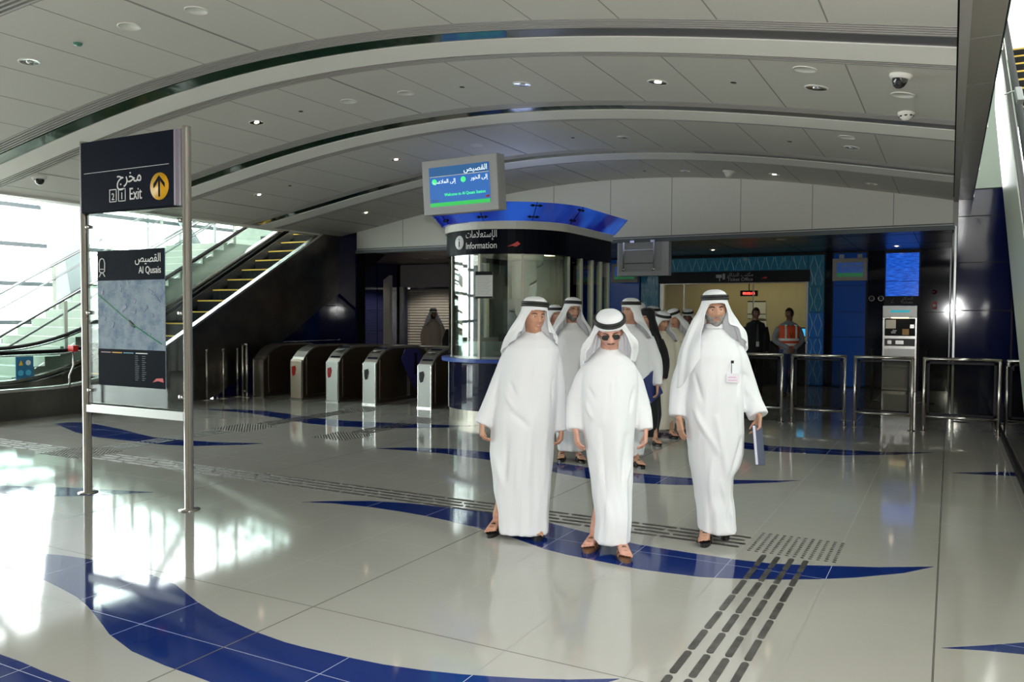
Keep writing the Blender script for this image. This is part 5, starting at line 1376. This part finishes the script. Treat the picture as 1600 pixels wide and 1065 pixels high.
def body(m, HM, fat, sk, neck, shoulders, hands=(), feet=(), voxel=.006, pelvis=(0, 0, .92), chest=(0, .01, 1.28), knees=None):
    """one continuous skin: head, neck, trunk, arms with hands, legs with feet"""
    b = MB(); head_mesh(b, HM, fat)
    nk = Vector(neck); hc = HM @ Vector((0, .022, -.05))
    capsule(b, hc, nk, .056*fat, .060*fat, 14); ch = Vector(chest); pv = Vector(pelvis)
    capsule(b, nk, ch, .056, .10, 14, (1., .75)); capsule(b, ch, pv, .12, .11, 14, (1, .8))
    for i, (s, el, wr) in enumerate(shoulders):
        s, el, wr = Vector(s), Vector(el), Vector(wr)
        s = s.lerp(ch+Vector((0, 0, .05)), .22); capsule(b, ch+Vector((0, 0, .04)), s, .045, .034, 10); capsule(b, s, el, .034, .032, 10); capsule(b, el, wr, .032, .025, 10)
    for h in hands: hand(b, *h[0], **h[1])
    for i, (heel, yaw, side) in enumerate(feet):
        h = Vector(heel); kn = Vector(knees[i]) if knees else h.lerp(pv, .5)+Vector((0, -.03, 0)); an = h+Vector((0, 0, .085))+Vector((math.sin(yaw), -math.cos(yaw), 0))*.035
        capsule(b, pv+Vector((math.copysign(.07, h.x-pv.x), 0, 0)), kn, .085, .055, 12); capsule(b, kn, an, .052, .034, 12); foot(b, h, yaw, side)
    return remesh(b, 'body', sk, voxel, 2, m.root)
def head_matrix(c, yaw=0, pitch=0, roll=0, sc=1.):
    """yaw>0 turns to the picture's right, pitch>0 bows forward"""
    return Matrix.Translation(c) @ Matrix.Rotation(R(yaw), 4, 'Z') @ Matrix.Rotation(R(roll), 4, 'Y') @ Matrix.Rotation(R(pitch), 4, 'X') @ Matrix.Scale(sc, 4)
def hem_ring(m, hem): pass

# ---------------------------------------------------------------- front man on the left
m1 = place('person in white robe and headcloth walking, head turned towards the man in sunglasses', 5.30, 818)
X, Z = m1.X, m1.Z
H1 = head_matrix((X(834), -.045, 1.600), yaw=22, pitch=0, roll=4)
rows = [(.03, X(781), X(857), .20, .10), (.15, X(779), X(858), .19, .13), (.35, X(772), X(862), .18, .17), (.62, X(766), X(866), .18, .19), (.85, X(768), X(868), .19, .17), (1.05, X(778), X(870), .185, .15), (1.22, X(784), X(872), .17, .14), (1.36, X(788), X(874), .145, .12), (1.43, X(800), X(864), .11, .10), (1.475, X(816), X(852), .075, .085), (1.50, X(819), X(849), .06, .07)]
armL = [((X(808), .0, 1.385), .068, 0), ((X(797), .0, 1.28), .076, 0), ((X(781), .01, 1.10), .074, 0), ((X(767), -.02, .95), .068, 0), ((X(754), -.05, .815), .061, 0)]
armR = [((X(857), .0, 1.38), .068, 0), ((X(864), .01, 1.26), .072, 0), ((X(870), .03, 1.08), .068, 0), ((X(873), .03, .92), .058, 0), ((X(877), .00, .765), .048, 0)]
robe(m1, rows, (armL, armR), voxel=.0105, seed=1, amp=.006, collar=((X(834), -.006, 1.475), .062, 1.49, .012),
     creases=[((X(790), -.16, 1.18), (X(812), -.17, 1.0), .012, -.012), ((X(786), -.15, 1.08), (X(806), -.18, .93), .012, .012), ((X(800), -.18, .92), (X(832), -.19, .80), .014, -.012), ((X(830), -.18, .85), (X(822), -.2, .25), .02, .010), ((X(795), -.15, .75), (X(783), -.18, .25), .018, -.016),
              ((X(850), -.17, .7), (X(846), -.19, .1), .016, -.012), ((X(864), -.12, 1.15), (X(866), -.14, .85), .012, -.016), ((X(780), -.06, 1.2), (X(770), -.08, .95), .012, -.010), ((X(834), -.16, 1.42), (X(833), -.19, .95), .006, .003), ((X(777), -.10, .6), (X(788), -.18, .3), .016, .014), ((X(810), -.18, .6), (X(803), -.2, .06), .014, .010)])
body(m1, H1, 1.0, SK1, (X(834), .0, 1.47), [((X(800), 0, 1.37), (X(772), .01, 1.10), (X(754), -.07, .84)), ((X(862), 0, 1.37), (X(878), .03, 1.06), (X(878), -.0, .80))],
     hands=[(((X(754), -.07, .83), (0, -.1, -1), (1, .25, 0), 1), dict(curl=1.15)), (((X(878), -.0, .79), (-.05, -.1, -1), (-1, .25, 0), -1), dict(curl=1.1))],
     feet=[((X(779), .12, .03), -.25, -1), ((X(838), .04, .03), .05, 1)], voxel=.0055, knees=[(X(800), .04, .48), (X(832), .0, .5)])
face(m1, H1, 1.0, look=.5, mouth_open=.003, browt=.0030)
ghutra(m1, H1, 1.0, [(50, X(861), -.07, 1.455), (75, X(868), .01, 1.41), (110, X(866), .12, 1.33), (150, X(850), .19, 1.12), (190, X(825), .20, 1.05), (225, X(800), .18, 1.15), (250, X(786), .12, 1.30), (275, X(784), .03, 1.345), (295, X(794), -.05, 1.40), (312, X(811), -.10, 1.455)], open_=(56, 52), seed=2, fold=.007)
sandal(m1, (X(779), .12, .022), -.25, M_bl); sandal(m1, (X(838), .04, .022), .05, M_bl)

# ---------------------------------------------------------------- middle man with sunglasses, head bowed
m2 = place('person in white robe with dark sunglasses and moustache, head bowed, brown sandals', 5.30, 952)
X, Z = m2.X, m2.Z
H2 = head_matrix((X(949), -.13, 1.505), yaw=-5, pitch=24, roll=-4)
rows = [(.07, X(929), X(984), .25, .04), (.22, X(932), X(986), .245, .08), (.42, X(925), X(987), .21, .16), (.62, X(918), X(989), .20, .19), (.80, X(911), X(990), .21, .19), (1.0, X(908), X(993), .215, .17), (1.15, X(906), X(995), .20, .15), (1.26, X(910), X(993), .175, .13), (1.33, X(922), X(982), .14, .12), (1.375, X(932), X(967), .115, .09), (1.40, X(936), X(964), .10, .06)]
armL = [((X(927), .0, 1.26), .068, 0), ((X(915), .0, 1.16), .082, 0), ((X(905), .02, 1.02), .082, 0), ((X(900), .00, .91), .070, 0), ((X(898), -.04, .82), .055, 0)]
armR = [((X(974), .0, 1.26), .068, 0), ((X(987), .01, 1.16), .080, 0), ((X(998), .03, 1.02), .078, 0), ((X(1005), .01, .91), .068, 0), ((X(1009), -.02, .82), .054, 0)]
robe(m2, rows, (armL, armR), voxel=.0105, seed=5, amp=.006, collar=((X(950), -.045, 1.375), .062, 1.38, .03),
     creases=[((X(916), -.15, 1.12), (X(936), -.18, 1.0), .012, -.012), ((X(912), -.14, 1.03), (X(924), -.18, .9), .012, .012), ((X(985), -.14, 1.12), (X(978), -.18, .95), .012, -.010), ((X(936), -.2, .85), (X(944), -.2, .2), .02, -.014), ((X(975), -.18, .8), (X(965), -.2, .25), .018, -.014), ((X(984), -.14, .62), (X(946), -.2, .22), .016, .014), ((X(980), -.14, .55), (X(940), -.2, .15), .014, -.012), ((X(950), -.2, 1.3), (X(951), -.2, .75), .007, .004),
              ((X(925), -.18, .7), (X(938), -.2, .25), .016, .012), ((X(960), -.18, .95), (X(958), -.2, .5), .02, .008), ((X(962), -.19, .6), (X(972), -.2, .15), .013, .010)])
body(m2, H2, 1.07, SK2, (X(950), -.04, 1.37), [((X(920), 0, 1.27), (X(902), .02, 1.0), (X(898), -.05, .84)), ((X(983), 0, 1.27), (X(1001), .03, 1.0), (X(1009), -.03, .84))],
     hands=[(((X(899), -.05, .83), (.12, -.25, -1), (1, .25, 0), 1), dict(curl=.7)), (((X(1009), -.03, .83), (-.05, -.15, -1), (-1, .25, 0), -1), dict(curl=.9))],
     feet=[((X(934), .06, .03), -.35, -1), ((X(968), -.14, .03), .03, 1)], voxel=.0055, chest=(0, .0, 1.18), pelvis=(0, 0, .88), knees=[(X(948), -.0, .45), (X(965), -.09, .46)])
face(m2, H2, 1.07, mous=M_hairb, sun=True, lipw=.024, browt=.003)
ghutra(m2, H2, 1.07, [(45, X(974), -.13, 1.335), (75, X(988), .0, 1.30), (110, X(985), .12, 1.22), (150, X(968), .19, 1.05), (190, X(948), .20, 1.0), (225, X(925), .18, 1.06), (250, X(911), .12, 1.20), (285, X(912), .0, 1.285), (315, X(926), -.13, 1.335)], open_=(62, 62), seed=4, fold=.009, tilt=-.004, agr=1.04)
sandal(m2, (X(934), .06, .022), -.35, M_br); sandal(m2, (X(968), -.14, .022), .03, M_br)

# ---------------------------------------------------------------- right man with the notebook
m3 = place('person with short grey beard in long white robe, badge on chest, notebook in one hand', 5.90, 1113)
X, Z = m3.X, m3.Z
H3 = head_matrix((X(1114), -.03, 1.655), yaw=-4, pitch=0, roll=-2)
rows = [(.065, X(1092), X(1148), .22, .08), (.2, X(1090), X(1146), .21, .10), (.33, X(1087), X(1143), .19, .15), (.45, X(1083), X(1144), .19, .18), (.55, X(1079), X(1158), .19, .20), (.62, X(1077), X(1163), .19, .20), (.75, X(1073), X(1163), .19, .18), (.95, X(1070), X(1160), .185, .16), (1.15, X(1073), X(1157), .18, .14), (1.32, X(1076), X(1156), .16, .13), (1.43, X(1080), X(1150), .13, .12), (1.49, X(1092), X(1136), .095, .095), (1.52, X(1099), X(1129), .07, .08), (1.545, X(1101), X(1127), .058, .068)]
armL = [((X(1091), .0, 1.42), .068, 0), ((X(1079), .01, 1.30), .080, 0), ((X(1067), .03, 1.13), .078, 0), ((X(1061), .02, .99), .068, 0), ((X(1058), -.01, .885), .058, 0)]
armR = [((X(1140), .0, 1.42), .068, 0), ((X(1151), .01, 1.31), .080, 0), ((X(1166), .03, 1.13), .078, 0), ((X(1175), .01, 1.0), .076, 0), ((X(1182), -.05, .895), .075, 0)]
robe(m3, rows, (armL, armR), voxel=.0105, seed=9, amp=.006, collar=((X(1114), -.008, 1.53), .063, 1.5, .028),
     creases=[((X(1150), -.12, 1.2), (X(1140), -.17, 1.0), .012, -.012), ((X(1078), -.12, 1.2), (X(1090), -.17, 1.0), .012, -.012), ((X(1075), -.14, .97), (X(1120), -.19, .60), .014, .014), ((X(1110), -.18, .9), (X(1133), -.2, .35), .012, .012), ((X(1152), -.14, .75), (X(1130), -.2, .42), .014, -.012), ((X(1105), -.18, .6), (X(1098), -.2, .12), .016, .012), ((X(1135), -.19, .38), (X(1128), -.2, .1), .012, -.012), ((X(1118), -.18, .45), (X(1142), -.2, .1), .012, .010),
              ((X(1162), -.05, 1.1), (X(1176), -.08, 1.0), .012, .010), ((X(1160), -.05, 1.2), (X(1174), -.08, 1.1), .012, -.010), ((X(1113), -.17, 1.44), (X(1113), -.19, 1.0), .006, .003), ((X(1140), -.16, 1.1), (X(1143), -.18, .8), .014, .010), ((X(1088), -.17, .7), (X(1094), -.2, .3), .016, -.010)])
body(m3, H3, 1.0, SK3, (X(1114), .0, 1.52), [((X(1084), 0, 1.42), (X(1064), .03, 1.12), (X(1060), -.03, .88)), ((X(1146), 0, 1.42), (X(1168), .03, 1.13), (X(1181), -.07, .92))],
     hands=[(((X(1060), -.03, .875), (.12, -.2, -1), (1, .35, 0), 1), dict(curl=.35)), (((X(1182), -.075, .905), (-.15, -.25, -1), (-1, -.1, 0), -1), dict(curl=.9))],
     feet=[((X(1104), -.04, .03), -.30, -1), ((X(1128), .16, .04), .1, 1)], voxel=.0055, knees=[(X(1110), -.06, .5), (X(1138), .04, .5)], pelvis=(0, .02, .95), chest=(0, .01, 1.33))
face(m3, H3, 1.0, mous=M_hairg, beard=M_hairg, browt=.0038, lipw=.019)
ghutra(m3, H3, 1.0, [(42, X(1146), -.10, 1.475), (60, X(1158), -.06, 1.44), (80, X(1167), .02, 1.39), (110, X(1160), .12, 1.25), (150, X(1135), .19, 1.1), (190, X(1110), .20, 1.0), (225, X(1085), .19, 1.0), (250, X(1064), .14, 1.08), (270, X(1056), .06, 1.08), (290, X(1061), -.06, 1.10), (305, X(1072), -.145, 1.20), (318, X(1093), -.165, 1.36)], open_=(50, 46), seed=6, fold=.007, swell=.012)
sandal(m3, (X(1104), -.04, .022), -.30, M_bl); sandal(m3, (X(1128), .16, .022), .1, M_bl)
bg = thing('name_badge', 'clear pink and white name badge clipped on the chest of the bearded man', 'badge', m3.root.matrix_basis @ Vector((X(1134), -.185, 1.235)), R(28.33))
b = MB(); b.box(-.045, .045, -.006, -.001, -.085, -.02); cdp = b.build('card', mat('badge_card', (.72, .68, .74), .4), bg)
b = MB(); b.box(-.035, .03, -.0075, -.006, -.072, -.068); b.box(-.035, .02, -.0075, -.006, -.05, -.046); b.build('pink_lines', mat('badge_pink', (.6, .2, .4), .5), cdp)
b = MB(); b.box(-.013, -.009, -.007, -.003, -.02, .05); b.box(-.016, .004, -.010, -.004, .05, .07); b.build('clip', M_black, bg)
nb = thing('notebook', 'closed notebook with white page edges held by the bearded man', 'notebook', m3.root.matrix_basis @ Vector((X(1181)-.004, -.10, .70)), R(28.33+62))
nb.rotation_euler = (R(-8), R(10), R(28.33+58))
b = MB(); b.box(-.09, .09, -.012, -.009, -.15, .13); b.box(-.09, .09, .009, .012, -.15, .13); b.build('cover', mat('notebook_cover', (.10, .11, .17), .5), nb)
b = MB(); b.box(-.086, .088, -.009, .009, -.147, .127); b.build('pages', mat('notebook_pages', (.70, .70, .80), .6), nb)

# ---------------------------------------------------------------- simpler figures of the following group
def follower(label, y, u, top, headyaw=0, pitch=0, roll=0, fat=1., sk=SK3, robe_m=None, gm=None, sh=.235, w=.19, seed=11, feet=None, hands=True, cover='ghutra', beard=None, mous=None, glasses=False, arms_in=0., agal=True, lean=0., voxel=.009, rz=None, armsp=None):
    m = place(label, y, u, rz); sc = top/1.80
    hc = Vector((lean, -.03, top-.135)); HM = head_matrix(hc, headyaw, pitch, roll)
    def q(z): return z*sc
    rows = [(q(.10), -.15, .15, .16, .12), (q(.4), -.19, .19, .17, .15), (q(.8), -w, w, .17, .15), (q(1.15), -w*.98, w*.98, .165, .13), (q(1.35), -w*.95, w*.95, .14, .12), (q(1.44), -w*.72, w*.72, .11, .10), (q(1.485), -w*.45, w*.45, .08, .08), (q(1.52), -.06, .06, .06, .065)]
    rows = [(z, a+lean*z/1.5, c+lean*z/1.5, d, e) for z, a, c, d, e in rows]
    L = armsp or [[(-w*.85, 0, q(1.38)), (-w-.06, .02, q(1.12)), (-w-.045+arms_in, -.03, q(.87))], [(w*.85, 0, q(1.38)), (w+.06, .02, q(1.12)), (w+.045-arms_in, -.03, q(.87))]]
    arms = [[(a, .078, 0), (b_, .078, 0), (c, .058, 0)] for a, b_, c in L]
    robe(m, rows, arms, voxel=.014, seed=seed, amp=.007, mt=robe_m, collar=((lean, -.01, q(1.51)), .058, 0, .02))
    fs = feet or [((-.09, .08, .03), -.1, -1), ((.09, -.10, .03), .1, 1)]
    hd = [(((L[0][2][0], L[0][2][1]-.01, L[0][2][2]-.0), (.05, -.15, -1), (1, .3, 0), 1), dict(curl=.8)), (((L[1][2][0], L[1][2][1]-.01, L[1][2][2]), (-.05, -.15, -1), (-1, .3, 0), -1), dict(curl=.8))] if hands else ()
    body(m, HM, fat, sk, (lean, .0, q(1.5)), L, hands=hd, feet=fs, voxel=voxel, pelvis=(0, 0, q(.92)), chest=(lean*.7, .01, q(1.30)))
    face(m, HM, fat, beard=beard, mous=mous, glasses=glasses)
    if cover == 'ghutra':
        s2 = w+.035; ghutra(m, HM, fat, [(48, s2*.8+lean, -.10, q(1.40)), (80, s2+lean, .0, q(1.34)), (120, s2*.9+lean, .14, q(1.25)), (180, lean, .20, q(1.05)), (240, -s2*.9+lean, .14, q(1.22)), (280, -s2+lean, .0, q(1.34)), (312, -s2*.8+lean, -.10, q(1.40))], open_=(54, 54), seed=seed, mt=gm, agal=agal)
    for (h, yw, sd) in fs: sandal(m, (h[0], h[1], .022), yw, M_bl)
    return m, HM
M_ghutw = cloth_mat('grey_headcloth', (.55, .57, .60), .8, .2)
f4, _ = follower('person with glasses and trimmed grey beard in white robe, behind the front two men', 8.35, 893, 1.80, headyaw=24, roll=3, sk=SK3, beard=M_hairm, mous=M_hairm, glasses=True, seed=21, w=.20, feet=[((-.10, .02, .03), -.1, -1), ((.07, -.06, .03), .15, 1)])
f5, _ = follower('person in white robe with face turned away, holding a dark blue folder', 8.40, 984, 1.79, headyaw=-55, roll=0, sk=SK3, seed=23, w=.21, feet=[((-.08, .12, .03), -.1, -1), ((.05, -.08, .03), .2, 1)],
                 armsp=[[(-.17, 0, 1.37), (-.25, .02, 1.11), (-.22, -.04, .87)], [(.18, 0, 1.37), (.28, .03, 1.12), (.29, -.06, .86)]])
fo = thing('folder', 'dark blue folder with white page edges held behind the man in sunglasses', 'folder', f5.root.matrix_basis @ Vector((.235, -.075, .83)), R(28.33))
fo.rotation_euler = (R(-6), R(-28), R(28.33+40))
b = MB(); b.box(-.11, .11, -.009, -.006, -.12, .16); b.box(-.11, .11, .006, .009, -.12, .16); b.build('cover', mat('folder_blue', (.02, .03, .12), .4), fo)
b = MB(); b.box(-.106, .108, -.006, .006, -.117, .157); b.build('pages', MATS['notebook_pages'], fo)
f6, _ = follower('person mostly hidden behind the first robed man, a strip of face and headcloth showing', 10.0, 866, 1.74, headyaw=30, sk=SK2, seed=25, w=.17, hands=False, gm=M_ghut, voxel=.012, robe_m=M_kandc)
f7, _ = follower('person bending towards another, white headcloth with black cord, beside the barrier', 10.6, 1036, 1.66, headyaw=25, pitch=12, sk=SK1, seed=27, w=.18, robe_m=M_kandc, gm=M_ghut, voxel=.011, lean=-.02)
f8, _ = follower('person in cream robe with face lowered, standing just behind the barrier post', 11.3, 1052, 1.70, headyaw=-38, pitch=14, roll=-10, sk=SK1, seed=29, w=.22, robe_m=M_kandc, voxel=.011)
f9, _ = follower('person in grey-white headcloth looking down behind the shoulder of the bearded man', 13.9, 1073, 1.72, headyaw=-20, pitch=10, sk=SK4, seed=31, w=.2, voxel=.012)
f10, _ = follower('person in pale grey headcloth seen from the side behind the woman in black', 11.6, 1018, 1.74, headyaw=-70, sk=SK5, seed=33, w=.18, gm=M_ghutw, hands=False, voxel=.012)
f11, _ = follower('person in tan robe walking by the roller shutter', 17.2, 677, 1.76, headyaw=25, sk=SK4, seed=35, w=.20, robe_m=M_kandg, beard=M_hairb, mous=M_hairb, voxel=.012)
f13, _ = follower('person at the back, only a white headcloth crown showing above the woman in black', 12.0, 998, 1.80, headyaw=10, sk=SK3, seed=39, w=.17, hands=False, voxel=.012, agal=False)
# woman in black abaya
def shawl(m, HM, fat, w, q, mt, lean=0.):
    ghutra(m, HM, fat, [(40, .10+lean, -.15, q(1.28)), (80, w+.03, .0, q(1.30)), (120, w, .14, q(1.2)), (180, lean, .20, q(1.0)), (240, -w, .14, q(1.2)), (280, -w-.03, .0, q(1.30)), (320, -.10+lean, -.15, q(1.28))], open_=(38, 38), seed=8, mt=mt, agal=False, jaw=.3)
f12, H12 = follower('person in black abaya and black headscarf, face half hidden, behind the man with the folder', 9.9, 1010, 1.70, headyaw=-42, sk=SK1, seed=37, w=.16, robe_m=M_abaya, cover='none', hands=False, voxel=.011)
shawl(f12, H12, 1., .17, lambda z: z*.94, M_abaya)
f14, H14 = follower('person in black robe, partly hidden beside the kiosk glazing near the shutter', 15.4, 712, 1.66, headyaw=-70, sk=SK4, seed=41, w=.17, robe_m=M_abaya, cover='none', hands=False, voxel=.013)
shawl(f14, H14, 1., .18, lambda z: z*.92, M_abaya)

# suited man and man in the orange vest (stand in front of the ticket office)
def western(label, y, u, top, headyaw, jacket, shirt, trousers, sk, tie=True, armsp=None, hands=None, vest=None, w=.20):
    m = place(label, y, u); sc = top/1.78
    def q(z): return z*sc
    HM = head_matrix((0, -.02, top-.128), headyaw, 3, 0)
    b = MB(); L = armsp
    rows = [(q(.86), -w*.88, w*.88, .13, .13), (q(1.0), -w*.84, w*.84, .125, .115), (q(1.15), -w*.88, w*.88, .13, .12), (q(1.35), -w*.98, w*.98, .13, .12), (q(1.45), -w*.86, w*.86, .10, .10), (q(1.495), -w*.42, w*.42, .07, .07), (q(1.52), -.06, .06, .05, .06)]
    robe(m, rows, [[(Vector(a), .072, 0), (Vector(b_), .058, 0), (Vector(c), .044, 0)] for a, b_, c in L], voxel=.012, seed=51, amp=.003, mt=jacket, name='jacket' if tie else 'shirt')
    # trousers
    t = MB()
    for s in (-1, 1): t.tube([(s*.085, .0, q(.95)), (s*.09, -.01, q(.5)), (s*.09, .0, .07)], [.105, .085, .07], 14)
    t.ellipsoid((0, 0, q(.93)), (.17, .12, .12)); remesh(t, 'trousers', trousers, .014, 3, m.root)
    hd = [((c, (.0, -.2, -1), (1 if i == 0 else -1, .3, 0), 1 if i == 0 else -1), dict(curl=.8)) for i, (a, b_, c) in enumerate(L)] if hands is None else hands
    body(m, HM, 1., sk, (0, .0, q(1.47)), L, hands=hd, feet=[((-.09, .06, .03), -.1, -1), ((.09, .06, .03), .1, 1)], voxel=.011, pelvis=(0, 0, q(.92)), chest=(0, .01, q(1.28)))
    face(m, HM, 1.)
    # hair: skull cap of short hair
    n, k = 40, 30; P = []
    for i in range(k+1):
        ph = PI*.62*i/k; P.append([HM @ head_point(2*PI*j/n, ph*(1 if abs((2*PI*j/n+PI) % (2*PI)-PI) > 1.25 else (.55)), 1., .008) for j in range(n)])
    h = MB(); h.grid(P, None, True, closed_v=True); ho = h.build('hair', M_hairb, m.root); so = ho.modifiers.new('t', 'SOLIDIFY'); so.thickness = .006; so.offset = -1
    for s in (-1, 1):
        sh = MB(); sh.ellipsoid((s*.09, -.04, .045), (.045, .13, .045), n=14, k=8); sh.build('shoe', M_black, m.root)
    if tie:
        c = MB(); yf = -.137
        c.add([(-.055, -.085, q(1.47)), (.055, -.085, q(1.47)), (0, yf-.012, q(1.12)), (-.07, -.05, q(1.49)), (.07, -.05, q(1.49))], [(0, 1, 2), (0, 3, 4, 1)]); sf = c.build('shirt_front', shirt, m.root, fix=False)
        c = MB(); c.prism([(-.012, q(1.44)), (.012, q(1.44)), (.028, q(1.10)), (0, q(1.06)), (-.028, q(1.10))], 1, yf-.022, yf-.014); M = Matrix.Identity(4); c.build('tie', mat('tie_grey', (.05, .05, .06), .6), sf)
        c = MB(); c.box(-.03, .03, yf-.032, yf-.024, q(.98), q(1.08)); c.build('lanyard_card', mat('card_white', (.6, .6, .6), .5), sf)
    if vest:
        rows2 = [(z, a-.012, c+.012, d+.012, e+.012) for z, a, c, d, e in rows if q(.99) < z < q(1.45)]
        V = []
        for i in range(20):
            z = lerp(q(.98), q(1.42), i/19); a, c, d, e = interp(rows, z); wd = (c-a)/2+.016; dd = (d+e)/2+.016; ring = []
            z2 = z
            for j in range(40):
                t_ = 2*PI*j/40; ring.append((wd*math.copysign(abs(math.sin(t_))**.88, math.sin(t_)), (e-d)/2-dd*math.copysign(abs(math.cos(t_))**.88, math.cos(t_)), z2))
            V.append(ring)
        g = MB(); g.grid(V, None, True, closed_v=True); vo = g.build('vest', mat('vest_orange', (.75, .09, .02), .6), m.root, fix=False); so = vo.modifiers.new('t', 'SOLIDIFY'); so.thickness = .006; so.offset = 1
        M_rf = mat('reflective_tape', (.85, .87, .85), .4, emit=(1, 1, .95), es=0.0)
        for z0 in (q(1.02), q(1.12)):
            a, c, d, e = interp(rows, z0); wd = (c-a)/2+.025; dd = (d+e)/2+.025; r2 = MB()
            r2.grid([[(wd*math.copysign(abs(math.sin(2*PI*j/40))**.88, math.sin(2*PI*j/40)), (e-d)/2-dd*math.copysign(abs(math.cos(2*PI*j/40))**.88, math.cos(2*PI*j/40)), z0+k*.05) for j in range(40)] for k in range(2)], None, True, closed_v=True)
            r2.build('reflective_band', M_rf, vo, fix=False)
        for s in (-1, 1):
            r2 = MB(); P = []
            for i in range(12):
                z = lerp(q(1.16), q(1.44), i/11); a, c, d, e = interp(rows, z); xx = s*(.095+.0*i); dd = (d+e)/2+.028; yy = (e-d)/2-dd*max(.2, (1-(abs(xx)/((c-a)/2+.02))**2))**.45
                P.append([(xx-.028, yy, z), (xx+.028, yy, z)])
            r2.grid(P, None, True); r2.build('reflective_strap', M_rf, vo, fix=False)
        r2 = MB(); r2.tube([(-.05, -.11, q(1.45)), (-.02, -.155, q(1.25)), (0, -.16, q(1.18)), (.02, -.155, q(1.25)), (.05, -.11, q(1.45))], .006, 6); r2.build('lanyard', M_black, vo)
    return m
ys = 17.2
western('person in black suit and dark tie standing with lanyard card before the ticket office', ys, 1179, 1.80, 5, M_suit, mat('shirt_white', (.6, .6, .6), .6), M_suit, SK4, armsp=[[(-.19, 0, 1.38), (-.25, .03, 1.12), (-.22, -.03, .88)], [(.19, 0, 1.38), (.26, .03, 1.12), (.23, -.03, .88)]], w=.215)
western('person in orange reflective vest with hands joined, looking aside before the ticket office', ys-.2, 1231, 1.79, -58, mat('shirt_grey_blue', (.24, .25, .28), .7), M_suit, mat('trousers_blue', (.03, .05, .13), .7), SK4, tie=False, armsp=[[(-.18, 0, 1.38), (-.27, .02, 1.14), (-.05, -.20, .98)], [(.18, 0, 1.38), (.27, .02, 1.14), (.05, -.20, .97)]], hands=[(((-.06, -.20, .98), (1, -.2, -.6), (.2, 1, 0), 1), dict(curl=.6)), (((.06, -.20, .97), (-1, -.2, -.6), (-.2, 1, 0), -1), dict(curl=.6))], vest=True)
